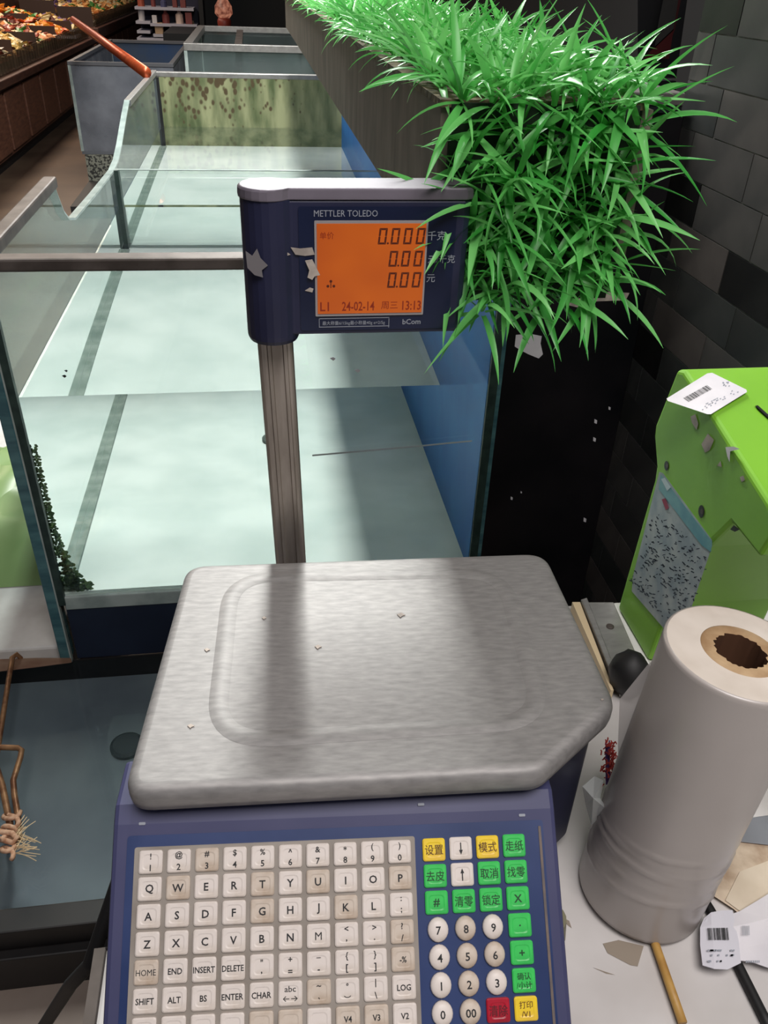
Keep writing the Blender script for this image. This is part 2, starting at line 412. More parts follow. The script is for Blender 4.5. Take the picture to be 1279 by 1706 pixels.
# divider
MB().box(XL, XR - .012, YD, YD + G, ZFL, zr(-.559)).build('divider_pane', clear, tank)
MB().box(XL, XR - .012, YD - .001, YD + G + .001, zr(-.559), zr(-.5565)).build('divider_edge', glass_lip, tank)
MB().box(XL, XL + .014, YD - .016, YD + G + .008, ZFL, zr(-.557)).build('divider_seal', seal_m, tank)
# seams along floor and left wall
MB().box(XL, XL + .018, YF + .02, YD - .018, ZFL, ZFL + .008).build('floor_seam', grime_m, tank)
MB().box(XL, XL + .018, YD + .02, YB - .03, ZFL, ZFL + .008).build('floor_seam', grime_m, tank)
MB().box(XL, XL + .012, YB - .03, YB - .012, ZFL, zr(-.452)).build('corner_seal', dark, tank)
# stained back pane
def stained():
    M = bpy.data.materials.new('stained_glass'); M.use_nodes = True; nt = M.node_tree; p = nt.nodes['Principled BSDF']
    p.inputs['Roughness'].default_value = .5
    tc = nt.nodes.new('ShaderNodeTexCoord'); sp = nt.nodes.new('ShaderNodeSeparateXYZ'); nt.links.new(tc.outputs['Generated'], sp.inputs[0])
    mp = nt.nodes.new('ShaderNodeMapping'); mp.inputs['Scale'].default_value = (9, 1, 1.6); nt.links.new(tc.outputs['Generated'], mp.inputs[0])
    n1 = nt.nodes.new('ShaderNodeTexNoise'); n1.inputs['Scale'].default_value = 1.4; n1.inputs['Detail'].default_value = 6; nt.links.new(mp.outputs[0], n1.inputs['Vector'])
    cr = nt.nodes.new('ShaderNodeValToRGB')
    for e, (pos, c) in zip(cr.color_ramp.elements, [(.36, (74, 86, 52)), (.62, (146, 148, 110))]): e.position = pos; e.color = lin(c)
    nt.links.new(n1.outputs[0], cr.inputs[0])
    # brown dots, thick near the top, running out to the right
    mp2 = nt.nodes.new('ShaderNodeMapping'); mp2.inputs['Scale'].default_value = (34, 1, 18); nt.links.new(tc.outputs['Generated'], mp2.inputs[0])
    vo = nt.nodes.new('ShaderNodeTexVoronoi'); vo.inputs['Scale'].default_value = 1.0; nt.links.new(mp2.outputs[0], vo.inputs['Vector'])
    n2 = nt.nodes.new('ShaderNodeTexNoise'); n2.inputs['Scale'].default_value = 7; n2.inputs['Detail'].default_value = 3; nt.links.new(tc.outputs['Generated'], n2.inputs['Vector'])
    zt = nt.nodes.new('ShaderNodeMapRange'); zt.inputs[1].default_value = .52; zt.inputs[2].default_value = 1.0; zt.inputs[3].default_value = -.06; zt.inputs[4].default_value = .34
    nt.links.new(sp.outputs[2], zt.inputs[0])
    xr_ = nt.nodes.new('ShaderNodeMapRange'); xr_.inputs[1].default_value = .45; xr_.inputs[2].default_value = .85; xr_.inputs[3].default_value = .06; xr_.inputs[4].default_value = -.3
    nt.links.new(sp.outputs[0], xr_.inputs[0])
    ad = nt.nodes.new('ShaderNodeMath'); ad.operation = 'ADD'; nt.links.new(zt.outputs[0], ad.inputs[0]); nt.links.new(xr_.outputs[0], ad.inputs[1])
    a2 = nt.nodes.new('ShaderNodeMath'); a2.operation = 'ADD'; nt.links.new(ad.outputs[0], a2.inputs[0]); nt.links.new(n2.outputs[0], a2.inputs[1])
    a3 = nt.nodes.new('ShaderNodeMath'); a3.operation = 'SUBTRACT'; nt.links.new(a2.outputs[0], a3.inputs[0]); nt.links.new(vo.outputs['Distance'], a3.inputs[1])
    st = nt.nodes.new('ShaderNodeMapRange'); st.inputs[1].default_value = .36; st.inputs[2].default_value = .52; nt.links.new(a3.outputs[0], st.inputs[0])
    mx = nt.nodes.new('ShaderNodeMix'); mx.data_type = 'RGBA'; nt.links.new(st.outputs[0], mx.inputs[0]); nt.links.new(cr.outputs[0], mx.inputs[6]); mx.inputs[7].default_value = lin((74, 60, 36))
    nt.links.new(mx.outputs[2], p.inputs['Base Color']); return M
MB().box(XL, XR - .012, YB - .012, YB, ZFL, zr(-.452)).build('back_pane', stained(), tank, label='back pane stained with green and brown algae')
# algae in the near left corner
b = MB(); rg = random.Random(3)
for k in range(420):
    t = rg.random() ** 2.2; x = XL + .004 + rg.random() * (.05 * (1 - t) ** 5 + .003); z = ZFL + t * .36; y = YF + .014 + rg.random() * .03
    r = .003 + rg.random() * .004 * (1 - t)
    ring_ = [(x + r*math.cos(a), y, z + r*math.sin(a)*.9) for a in (0, 1.2, 2.5, 3.8, 5)]
    b.add(ring_ + [(x, y - r, z)], [(i, (i+1) % 5, 5) for i in range(5)])
b.build('algae', algae, tank, kind='stuff')
# drain covers
def disc(cx, cy, z, r, h, n=24):
    return MB().loft([[(cx + rr*math.cos(2*math.pi*i/n), cy + rr*math.sin(2*math.pi*i/n), zz) for i in range(n)] for rr, zz in ((r, z), (r, z+h), (r*.8, z+h*1.4))])
dm = mat('drain_cover', (96, 104, 98), .6, c2=(70, 78, 74), scale=40)
disc(.02, 2.35, ZFL, .045, .010).build('drain_cover', dm, tank, smooth=False)
disc(.10, 3.75, ZFL, .055, .012).build('drain_cover', dm, tank, smooth=False)
# marks on the front pane
torn('s', [(520,757.5),(700,741.5),(786,733.5),(786,735.5),(700,744),(520,760)], (1, YF - .0004), paper, '', .0006).build('pale_streak', mat('pale_line', (190, 196, 196), .4), tank)  # thin pale strip drawn across the front pane
for (x, y, s) in [(595,618,5),(554,598,5),(110,618,3),(107,627,4)]:
    torn('s', [(x-s,y-s*.3),(x+s*.2,y-s*.7),(x+s,y-s*.1),(x+s*.2,y+s*.6)], (1, YF - .0004), paper, '', .0006).build('glint_and_chip', paper if x > 300 else dark, tank)  # white flecks are glints painted as solid bits, dark ones are chips
# water: two bodies divided by the pane
rs = MB().box(XL + .0008, XR - .004, YF + G - .001, YD - .0005, ZFL - .004, ZW).build('water', water_m, kind='stuff', label='clear still water in the near compartment of the long tank', cat='water')
rs = MB().box(XL + .0008, XR - .004, YD + G + .0005, YB - .008, ZFL - .004, ZW + .004).build('water', water_m, kind='stuff', label='clear still water in the far compartment of the long tank', cat='water')

# ================================================================== LOW PAN IN FRONT
pan = thing('holding_pan', 'shallow dark grey holding pan on the floor left of the scale', 'pan', (-.5, 1.13, 0))
ZP = zr(-1.315)
MB().box(-1.3, .30, .80, 1.425, .02, .045).build('pan_base', pan_m, pan)
MB().box(-1.3, .30, .795, .838, .0, ZP + .006).build('front_rim', pan_rim, pan, bevel=.003)
MB().box(-1.3, .30, .776, .795, .0, ZP - .04).build('front_rim', pan_rim, pan, bevel=.003, label='lower step of the rim')
MB().box(.26, .30, .838, 1.425, .045, ZP + .006).build('end_wall', pan_rim, pan)
MB().box(-1.3, .26, 1.425, 1.4275, .0, ZP + .004).build('back_wall', pan_rim, pan)
disc(-.33, 1.215, .045, .034, .012).build('drain_cover', mat('dark_drain', (26, 36, 48), .5), pan)
MB().box(-1.3, .262, .836, 1.4255, .04, ZP).build('water', water_mat('dull_water', (.90, .94, .95)), kind='stuff', label='dull still water in the shallow pan on the floor', cat='water')
MB().loft([[tuple(A(x, y, 2, ZP + .012 + h)) for x, y in ((-160, 1105), (0, 1098), (60, 1096), (118, 1096), (120, 1104), (60, 1112), (0, 1119), (-160, 1130))] for h in (-.012, .018)]).build('rusty_bar', rustbar, bevel=.002, label='rusty flat bar lying across the back of the pan', cat='bar')
# foam box with a green bag on it, left of the tank
fb = MB().box(-1.25, XL - .04, 1.445, 2.6, 0, zr(-1.285)).build('foam_box', foam, bevel=.006, label='white foam slab beside the left wall of the tank', cat='box')
b = MB(); rg = random.Random(8); nx, ny = 18, 14; vs = []
for j in range(ny):
    for i in range(nx):
        u, v = i/(nx-1), j/(ny-1); x = -1.15 + u * .65; y = 1.67 + v * .72
        h = (math.sin(math.pi*u) ** .5) * (math.sin(math.pi * min(1, v*1.02)) ** .5) * .10 if 0 < u < 1 and 0 < v < 1 else 0
        vs.append((x + rg.uniform(-.02, .02), y + rg.uniform(-.015, .015) * (v > 0), zr(-1.284) + .002 + h * rg.uniform(.6, 1.3)))
b.add(vs, [(j*nx+i, j*nx+i+1, (j+1)*nx+i+1, (j+1)*nx+i) for j in range(ny-1) for i in range(nx-1)])
b.build('plastic_bag', greenbag, smooth=True, label='crumpled pale green plastic bag lying on the white foam slab', cat='bag')

# wire hook with rope
ZH = ZP + .03
def pl(pts, z): return [tuple(A(x, y, 2, z + dz)) for x, y, dz in pts]
hook = thing('wire_hook', 'bent rusty wire hook tied with frayed pink rope over the pan', 'hook', tuple(A(20, 1330, 2, ZH)))
MB().tube(pl([(33, 1108, -.02), (34, 1096, .0), (28, 1090, .008), (20, 1096, .008), (10, 1160, .006), (-4, 1250, .006), (-30, 1390, .0)], ZH), .0055, 10).build('hook_rod', rust, hook, smooth=True)
MB().tube(pl([(-20, 1247, .008), (0, 1245, .008), (30, 1246, .008), (36, 1250, .008), (34, 1262, .008), (22, 1300, .008), (24, 1325, .004), (30, 1360, .004), (32, 1400, 0)], ZH), .0055, 10).build('hook_bend', rust, hook, smooth=True)
MB().tube(pl([(-12, 1260, .0), (4, 1310, .002), (14, 1360, .004), (20, 1395, .004)], ZH), .006, 10).build('hook_rod', rust, hook, smooth=True)
rg = random.Random(4)
rope = []
b = MB(); pts = []
for k in range(60):
    t = k / 59; a = t * 26
    pts.append(tuple(A(20 + 14*math.cos(a)*(1-.3*t) - 8*t, 1352 + 75*t + 7*math.sin(a), 2, ZH + .012 + .01*math.sin(a*1.3))))
b.tube(pts, .0042, 7).build('rope', rope_m, hook, smooth=True)
b = MB().tube(pl([(-40, 1392, .01), (-5, 1385, .014), (20, 1388, .02), (28, 1396, .02), (22, 1404, .016), (0, 1398, .012), (-40, 1415, .01)], ZH), .005, 7).build('rope', rope_m, hook, smooth=True)
b = MB()
for k in range(34):
    x0, y0 = rg.uniform(22, 34), rg.uniform(1385, 1425); a = rg.uniform(-1.3, .5); L = rg.uniform(14, 40)
    b.tube(pl([(x0, y0, .012), (x0 + L*.5*math.cos(a) + rg.uniform(-3, 3), y0 + L*.5*math.sin(a), .02), (x0 + L*math.cos(a), y0 + L*math.sin(a), .012)], ZH), .0008, 4)
b.build('frayed_fibre', mat('pale_fibre', (214, 188, 150), .9), hook, kind='stuff')

# ================================================================== COUNTER
ZC = zr(-.70)
ct = thing('counter', 'white topped service counter under the scale and bag roll', 'counter', (.3, .4, 0))
MB().loft([[(x, y, z) for x, y in ((-.160, -.4), (WALLX - .006, -.4), (WALLX - .006, .80), (-.06, .80), (-.06, .62), (-.105, .50), (-.160, .40))] for z in (ZC - .03, ZC)]).build('counter_top', counter_m, ct, bevel=.003)
MB().box(-.05, WALLX - .006, -.38, .60, .0, ZC - .03).build('counter_body', mat('counter_body', (70, 70, 72), .5), ct)
MB().box(-.169, -.160, -.4, .40, ZC - .032, ZC + .004).build('edge_strip', rail_m, ct)

# ================================================================== PRICE SCALE
YAW = math.radians(-4.0); SL = math.radians(41)
S0 = Vector((.08, .52, ZC))
sc_ = thing('price_scale', 'navy label-printing price scale with steel platter, keypad and pole display', 'scale', tuple(S0), YAW)
SMx = PM[sc_.name]
def SP(x, y, z): return tuple(SMx @ Vector((x, y, z)))                 # scale frame, z above the counter
SI = SMx.inverted()
def toS(p): return SI @ Vector(p)
FR = (Matrix.Rotation(YAW, 3, 'Z') @ Matrix.Rotation(SL, 3, 'X')); KO = Vector((-.1038, .3837, zr(-.56)))
FRi = FR.inverted()
def KP(u, v, w_=0.): return tuple(KO + FR @ Vector((u, v, w_)))         # keypad frame
def KU(px, py):
    r = Vector(ray(px, py)); c = Vector(CP); N = FR @ Vector((0, 0, 1)); t = (KO - c).dot(N) / r.dot(N)
    q = FRi @ (c + r*t - KO); return q.x, q.y
# platter
ZPL = zr(-.5)
cor = [A(x, y, 2, ZPL) for x, y in ((201, 1322), (903, 1286), (1029, 1172), (908, 918), (310, 939))]
P2 = roundpoly([(p[0], p[1]) for p in cor], [.020, .028, .026, .024, .024], 7)
rings = []
for d, dz in ((.010, -.024), (.001, -.022), (0, -.016), (0, -.008), (.0015, -.003), (.005, -.0005), (.009, 0)):
    rings.append([(x, y, ZPL + dz) for x, y in inset(P2, d)])
pt = MB().loft(rings, cap0=True, cap1=True).build('platter', platter_m, sc_, smooth=True)
for p in pt.data.polygons:
    if len(p.vertices) > 6: p.use_smooth = False
# embossed loop
lc = [A(x, y, 2, ZPL) for x, y in ((352, 1248), (912, 1212), (838, 958), (390, 966))]
lc = [A(x, y, 2, ZPL) for x, y in ((357, 1236), (908, 1202), (836, 954), (386, 962))]
L2 = roundpoly([(p[0], p[1]) for p in lc], .045, 10)
n_ = len(L2); vs = []; fs = []
prof_ = ((-.008, .0001), (-.004, .0010), (0, .0014), (.004, .0010), (.008, .0001))
for d, dz in prof_: vs += [(x, y, ZPL + dz) for x, y in inset(L2, d)]
for k in range(4):
    for i in range(n_): fs.append((k*n_+i, k*n_+(i+1) % n_, (k+1)*n_+(i+1) % n_, (k+1)*n_+i))
MB().add(vs, fs).build('embossed_ridge', platter_m, pt, smooth=True)
for (x, y, s) in [(530,1078,6),(345,1083,5),(318,1210,6),(668,1025,7),(1003,1166,3),(440,1030,4)]:
    w3 = [A(x + a*s, y + b_*s*.7, 2, ZPL + .0003) for a, b_ in ((-1,-.2),(0,-.8),(1,0),(.3,.3),(-.2,.9))]
    MB().loft([[tuple(p) for p in w3], [(p[0], p[1], p[2]+.0006) for p in w3]]).build('dried_speck', paper_o, pt)
# dark gap collar + base body
cpx = [toS((x, y, 0)) for x, y in inset(P2, .014)]
MB().loft([[SP(p.x, p.y, .165 - dz) for p in cpx] for dz in (0, .02)][::-1]).build('collar', dark, sc_)
b2 = [toS((x, y, 0)) for x, y in inset(P2, .012)]
MB().loft([[SP(p.x, p.y, z) for p in b2] for z in (.02, .152)]).build('base_body', housing_d, sc_, bevel=.004)
# keypad wedge: prism in keypad frame, cut level at the bottom
def wedge(u0, u1, v0, v1, w0, w1): return MB().loft([[KP(u, v, w_) for u, v in ((u0, v0), (u1, v0), (u1, v1), (u0, v1))] for w_ in (w0, w1)])
ul, ur, vt, vb = -.030, .3095, .0265, -.158
T = [KP(ul, vt, 0), KP(ur, vt, 0)]
bot = []
vs = [KP(ul, vb, 0), KP(ur, vb, 0), KP(ur, vt, 0), KP(ul, vt, 0)]
sh = [SI @ Vector(v) for v in vs]
ybk = sh[2].y + .055; zt_ = sh[2].z
prf = [(sh[0].y, sh[0].z), (sh[2].y, zt_), (sh[2].y + .012, zt_ + .008), (ybk, zt_ + .008), (ybk, .015), (sh[0].y + .012, .015), (sh[0].y - .004, sh[0].z - .01)]
MB().prism(prf, lambda y, z, x: SP(x, y, z), sh[0].x, sh[1].x).build('keypad_housing', housing, sc_, bevel=.004)
# printer side body at the right, under the platter
MB().box(0, 1, 0, 1, 0, 1)
b = MB(); pr_ = roundpoly([(sh[1].x - .02, sh[2].y + .03), (sh[1].x + .040, sh[2].y + .085), (sh[1].x + .056, .14), (sh[1].x - .03, .14)], .012, 4)
b.loft([[SP(x, y, z) for x, y in pr_] for z in (.03, .150)]).build('printer_body', housing_d, sc_, bevel=.003)
for (x, y) in ((sh[0].x + .10, .10), (sh[1].x - .02, .12), (sh[0].x + .02, sh[0].y + .03), (sh[1].x + .012, sh[2].y - .015)):
    MB().loft([[SP(x + rr*math.cos(k*math.pi/8), y + rr*math.sin(k*math.pi/8), z) for k in range(16)] for rr, z in ((.014, 0), (.016, .004), (.013, .03))]).build('foot', mat('grey_foot', (120, 116, 92), .6), sc_, smooth=False)
# membranes
def flat_round(u0, u1, v0, v1, r, w0, w1):
    pp = roundpoly([(u0, v0), (u1, v0), (u1, v1), (u0, v1)], r, 5)
    return MB().loft([[KP(u, v, w_) for u, v in pp] for w_ in (w0, w1)])
mpan = flat_round(-.0185, .2985, -.150, .0185, .003, -.001, .0006).build('membrane', panel_m, sc_)
flat_round(.2945, .2965, -.150, .014, .0005, .0006, .0012).build('worn_edge', mat('worn_edge', (120, 104, 92), .6, c2=(92, 84, 84), scale=60), mpan)
g0 = KU(228, 1412); g1 = KU(690, 1392)
gpan = flat_round(-.0125, g1[0], -.150, (g0[1]+g1[1])/2, .002, .0006, .0018).build('grey_keyfield', memb, sc_)

ROWS = [[('!', '1'), ('@', '2'), ('#', '3'), ('$', '4'), ('%', '5'), ('^', '6'), ('&', '7'), ('*', '8'), ('(', '9'), (')', '0')],
        list('QWERTYUIOP'), list('ASDFGHJKL') + [(':', ';')], list('ZXCVBNM') + [('<', ','), ('>', '.'), ('?', '/')],
        ['HOME', 'END', 'INSERT', 'DELETE', ('"', ','), ('+', '='), ('_', '-'), ('{', '['), ('}', ']'), '-%'],
        ['SHIFT', 'ALT', 'BS', 'ENTER', 'CHAR', 'abc\n←→', ('~', '`'), ('°', '⌣'), ('|', '\\'), 'LOG'],
        ['', '', '', '', '', '', '', 'V4', 'V3', 'V2']]
FUN = [[('设置', keyy), ('↓', keyw), ('模式', keyy), ('走纸', keyg)], [('去皮', keyg), ('↑', keyw), ('取消', keyg), ('找零', keyg)],
       [('#', keyg), ('清零', keyg), ('锁定', keyg), ('X', keyg)], [('7', 0), ('8', 1), ('9', 0), ('·', keyg)], [('4', 0), ('5', 1), ('6', 1), ('+', keyg)],
       [('1', 0), ('2', 1), ('3', 0), ('确认\n/小计', keyg)], [('0', 0), ('00', 1), ('清除', keyr), ('打印\n/V1', keyy)]]
LCDTXT = ['L1', '24-02-14', '13:13', '周三', 'METTLER TOLEDO', 'bCom', '最大称量6/15kg最小称量40g e=2/5g', '千克', '元/千克', '元', '单价']
def BW(s): return .005 if any(ord(c) > 255 for c in s) else (0. if 'M' in s else .016)
need = set()
for r in ROWS:
    for k in r:
        for s in (k if isinstance(k, tuple) else (k,)):
            if s: need.add((s, BW(s), 0.))
for r in FUN:
    for s, _ in r: need.add((s, BW(s), 0.))
for s in LCDTXT: need.add((s, BW(s), 0.))
text_prepare(sorted(need))

kp = roundpoly([(-.0086, -.0081), (.0086, -.0081), (.0086, .0081), (-.0086, .0081)], .0022, 4)
def keymesh(m, poly, h=.0022):
    def rr(d, r): return roundpoly([(-.0086+d, -.0081+d), (.0086-d, -.0081+d), (.0086-d, .0081-d), (-.0086+d, .0081-d)], r, 4)
    return mesh_of(MB().loft([[(u, v, zz) for u, v in rr(d, r)] for d, r, zz in ((0, .0022, 0), (0, .0022, h*.7), (.0009, .0018, h), (.0026, .003, h), (.0034, .003, h*.84))]), 'key', m, False)
KM = {m_.name: keymesh(m_, kp) for m_ in (keyw, keyd, keyg, keyy, keyr)}
kr = [(.0078*math.cos(a*math.pi/10), .0086*math.sin(a*math.pi/10)) for a in range(20)]
def roundkey(m):
    return mesh_of(MB().loft([[(u*s, v*s, h) for u, v in kr] for s, h in ((1, 0), (1, .002), (.9, .0034), (.6, .0044), (.2, .0048))]), 'key', m, True)
RK = {m_.name: roundkey(m_) for m_ in (keyw, keyd)}
F4 = FR.to_4x4()
def putkey(me, u, v, w_): 
    M = Matrix.Translation(Vector(KP(u, v, w_))) @ F4
    return shared('key', me, sc_, M)
def keytext(key, s, m, u, v, size, w_, wmax=.0148, ysc=1.0):
    return letter(s, m, key, lambda a, b_: KP(a, b_, w_), size, u, v, BW(s), wmax=wmax, ysc=ysc)
rg = random.Random(21)
PU, PV = .02063, .01845
for r, row in enumerate(ROWS):
    for c, k in enumerate(row):
        u, v = c * PU, -r * PV
        worn = (r, c) in ((0, 2), (1, 6), (4, 9), (3, 9), (5, 6), (6, 4), (6, 5)) or rg.random() < .12
        key = putkey(KM[(keyd if worn else keyw).name], u, v, .0018)
        wt = .0018 + .0022 + .0001
        if isinstance(k, tuple):
            keytext(key, k[0], ink, u, v + .0040, .0058, wt); keytext(key, k[1], ink, u, v - .0040, .0062, wt)
        elif k == 'abc\n←→':
            keytext(key, k, ink, u, v, .0062, wt, ysc=.9)
        elif len(k) == 1: keytext(key, k, ink, u, v, .0076, wt)
        elif k: keytext(key, k, ink, u, v, .0052, wt, wmax=.0155, ysc=1.1)
c00, c03, c60, c63 = KU(722, 1415), KU(855, 1408), KU(736, 1687), KU(875, 1679)
def fu(r, c):
    a, b_ = r/6, c/3
    return tuple((1-a)*((1-b_)*c00[i] + b_*c03[i]) + a*((1-b_)*c60[i] + b_*c63[i]) for i in (0, 1))
for r, row in enumerate(FUN):
    for c, (s, m_) in enumerate(row):
        u, v = fu(r, c)
        if m_ in (0, 1):
            key = putkey(RK[(keyd if m_ else keyw).name], u, v, .0006)
            keytext(key, s, ink, u, v, .0078, .0006 + .00495, wmax=.011)
        else:
            key = putkey(KM[m_.name], u, v, .0006)
            tm = {keyg.name: inkg, keyy.name: inky, keyr.name: inkr, keyw.name: ink}[m_.name]
            if s in '↓↑':
                d_ = -1 if s == '↓' else 1; h_ = .0006 + .0023
                MB().add([KP(u + a, v + d_*b_, h_) for a, b_ in ((-.0004, -.0042), (.0004, -.0042), (.0004, .001), (.0014, .001), (0, .0044), (-.0014, .001), (-.0004, .001))], [(0, 1, 2, 3, 4, 5, 6)]).build('lettering', ink, key)
                continue
            keytext(key, s, tm, u, v, .0078 if '\n' not in s else .0052, .0006 + .0023, wmax=.0140)
# grime spots on the housing shoulder
for (x, y) in ((236, 1372), (700, 1340), (868, 1358)):
    u, v = KU(x, y)
    flat_round(u - .002, u + .003, v - .001, v + .001, .0008, .0002, .0008).build('grime_spot', greyink, sc_)
# pole
YP = .72
def Wp(x, y, z): return (x, y, z)
pw = roundpoly([(-.0165, -.012), (.0165, -.012), (.0165, .012), (-.0165, .012)], .006, 4)
pc0 = A(483.5, 922, 1, YP); pc1 = A(458.5, 570, 1, YP)
def polec(z):
    t = (z - pc0[2]) / (pc1[2] - pc0[2]); return pc0[0] + (pc1[0]-pc0[0])*t
MB().loft([[(polec(z) + x, YP + .012 + y, z) for x, y in pw] for z in (ZC + .03, pc1[2] + .02)]).build('pole', pole_m, sc_, bevel=.001)
for dx in (-.006, .0085):
    MB().loft([[(polec(z) + dx + x, YP - .0005 + y, z) for x, y in ((-.0025, .001), (-.0015, -.0022), (.0015, -.0022), (.0025, .001))] for z in (ZC + .03, pc1[2] + .01)]).build('pole_rib', pole_m, sc_)
MB().box(polec(zr(-.6)) - .04, polec(zr(-.6)) + .04, YP - .03, YP + .045, ZC + .03, ZC + .12).build('pole_socket', housing_d, sc_, bevel=.006)
# display head (upright plane Y = YP - front)
YH = .705
def HA(x, y): return A(x, y, 1, YH)
hl, hr = HA(398, 330)[0] - .0, HA(787, 330)[0]
ht, hb = HA(500, 333)[2], HA(500, 558)[2]
cx = hl + .0235; R_ = .0235
# plan outline: round column at the left, flat box to the right
plan = [(cx + R_*math.cos(a), YH + .016 + R_*math.sin(a)) for a in np.linspace(math.radians(50), math.radians(318), 18)]
plan += [(cx + .030, YH), (hr - .006, YH), (hr, YH + .004), (hr, YH + .036), (hr - .006, YH + .040), (cx + .030, YH + .038)]
head = MB().loft([[(x, y, z) for x, y in plan] for z in (hb, ht)]).build('display_head', housing_d, sc_, bevel=.002)
colp = [(cx + R_*math.cos(a), YH + .016 + R_*math.sin(a)) for a in np.linspace(0, 2*math.pi, 24, endpoint=False)]
MB().loft([[(cx + (x-cx)*s, YH + .016 + (y-YH-.016)*s, z) for x, y in colp] for s, z in ((.92, hb - .0075), (.99, hb - .004), (1.0, hb), (1.004, ht))]).build('display_column', housing_d, sc_, smooth=False)
top_ = [(x + (x - .08)*.015, YH + .018 + (y - YH - .018)*1.05) for x, y in plan]
MB().loft([[(.08 + (x-.08)*s, YH + .018 + (y-YH-.018)*s, z) for x, y in top_] for s, z in ((1.0, ht), (1.003, ht + .002), (1.0, ht + .0075), (.985, ht + .0095))]).build('top_cap', cap_m, sc_, smooth=False, bevel=.0008)
def Hq(u0, v0, u1, v1, d0, d1, r=.0):
    a = HA(u0, v0); b_ = HA(u1, v0); c_ = HA(u0, v1); x0, x1, z1, z0 = a[0], b_[0], a[2], c_[2]
    pp = roundpoly([(x0, z0), (x1, z0), (x1, z1), (x0, z1)], r, 4) if r else [(x0, z0), (x1, z0), (x1, z1), (x0, z1)]
    return MB().loft([[(x, YH - d, z) for x, z in pp] for d in (d0, d1)])
Hq(496, 344, 762, 551, -.001, .0008, .003).build('face_plate', mat('face_plate', (14, 20, 44), .3, c2=(22, 30, 58), scale=10), head)
Hq(523, 367, 713, 526, .0008, .0020, .001).build('bezel', bezel_m, head)
sx0, sx1 = HA(527, 372)[0], HA(709.5, 372)[0]; sz1, sz0 = HA(527, 371.5)[2], HA(527, 521.5)[2]
MB().box(sx0, sx1, YH - .0026, YH - .0018, sz0, sz1).build('screen', lcd_m, head)
SW, SHh = sx1 - sx0, sz1 - sz0
def LF(u, v): return (sx0 + u*SW, YH - .0028, sz0 + v*SHh)      # 0..1 on the screen
def seg_digit(u0, v0, w_, h, segs='abcdef', slant=.10, t=.018):
    out = []
    ta, tb = t, t * SW / SHh
    S = {'a': [(0,h),(w_,h),(w_-ta,h-tb),(ta,h-tb)], 'd': [(0,0),(w_,0),(w_-ta,tb),(ta,tb)],
         'f': [(0,h*.99),(0,h*.52),(ta*.5,h*.5),(ta,h*.54),(ta,h-tb*1.1)], 'e': [(0,h*.01),(0,h*.48),(ta*.5,h*.5),(ta,h*.46),(ta,tb*1.1)],
         'b': [(w_,h*.99),(w_,h*.52),(w_-ta*.5,h*.5),(w_-ta,h*.54),(w_-ta,h-tb*1.1)], 'c': [(w_,h*.01),(w_,h*.48),(w_-ta*.5,h*.5),(w_-ta,h*.46),(w_-ta,tb*1.1)]}
    b = MB()
    for k in segs:
        P = [(u0 + x + slant*y*SHh/SW*1.0, v0 + y) for x, y in S[k]]
        b.add([LF(*p) for p in P], [tuple(range(len(P)))])
    return b
def dot(u, v, r):
    return MB().add([LF(u + r*math.cos(k*.785), v + r*math.sin(k*.785)*SW/SHh) for k in range(8)], [tuple(range(8))])
dw, dh = .076, .175
for vrow, cols in ((.778, (.555, .672, .789, .906)), (.532, (.660, .777, .894)), (.293, (.655, .772, .889))):
    for i, u in enumerate(cols):
        seg_digit(u, vrow, dw, dh).build('digit', lcd_ink, head)
    dot(cols[0] + dw + .018, vrow + .012, .010).build('decimal_point', lcd_ink, head)
LFn = lambda u, v: LF(u, v)
def lcdtext(s, m_, u, v, size, wmax=None, ysc=1.0):
    letter(s, m_, head, lambda a, b_: (sx0 + u*SW + a, YH - .0028, sz0 + v*SHh + b_), size, 0, 0, BW(s), wmax=wmax, ysc=ysc)
lcdtext('L1', lcd_red, .065, .085, .0105, ysc=1.1); lcdtext('24-02-14', lcd_red, .385, .085, .0105, wmax=.029, ysc=1.1)
lcdtext('周三', lcd_red, .685, .09, .0078); lcdtext('13:13', lcd_red, .90, .085, .0105, wmax=.017, ysc=1.1)
lcdtext('单价', lcd_red, .09, .875, .0062)
for du, dv in ((0, .03), (-.028, -.025), (.028, -.025)): dot(.125 + du, .345 + dv, .014).build('balance_icon', lcd_ink, head)
MB().add([LF(.121, .30), LF(.129, .30), LF(.129, .36), LF(.121, .36)], [(0, 1, 2, 3)]).build('balance_icon', lcd_ink, head)
def headtext(s, px, py, size, m_=greyink, wmax=None):
    p = HA(px, py)
    letter(s, m_, head, lambda a, b_: (p[0] + a, YH - .0011, p[2] + b_), size, 0, 0, BW(s), wmax=wmax)
headtext('METTLER TOLEDO', 576, 355, .0075, wmax=.0535); headtext('bCom', 685, 535, .0068)
headtext('最大称量6/15kg最小称量40g e=2/5g', 589, 537.5, .0040, wmax=.0565)
headtext('千克', 727, 392, .0085); headtext('元/千克', 735, 431, .0075); headtext('元', 717, 463, .0082)
# frame round the small print
for (u0, v0, u1, v1) in ((531, 530, 648, 530.9), (531, 544, 648, 544.9), (531, 530, 531.9, 545), (647, 530, 648, 545)):
    Hq(u0, v0, u1, v1, .0008, .0011).build('print_frame', greyink, head)
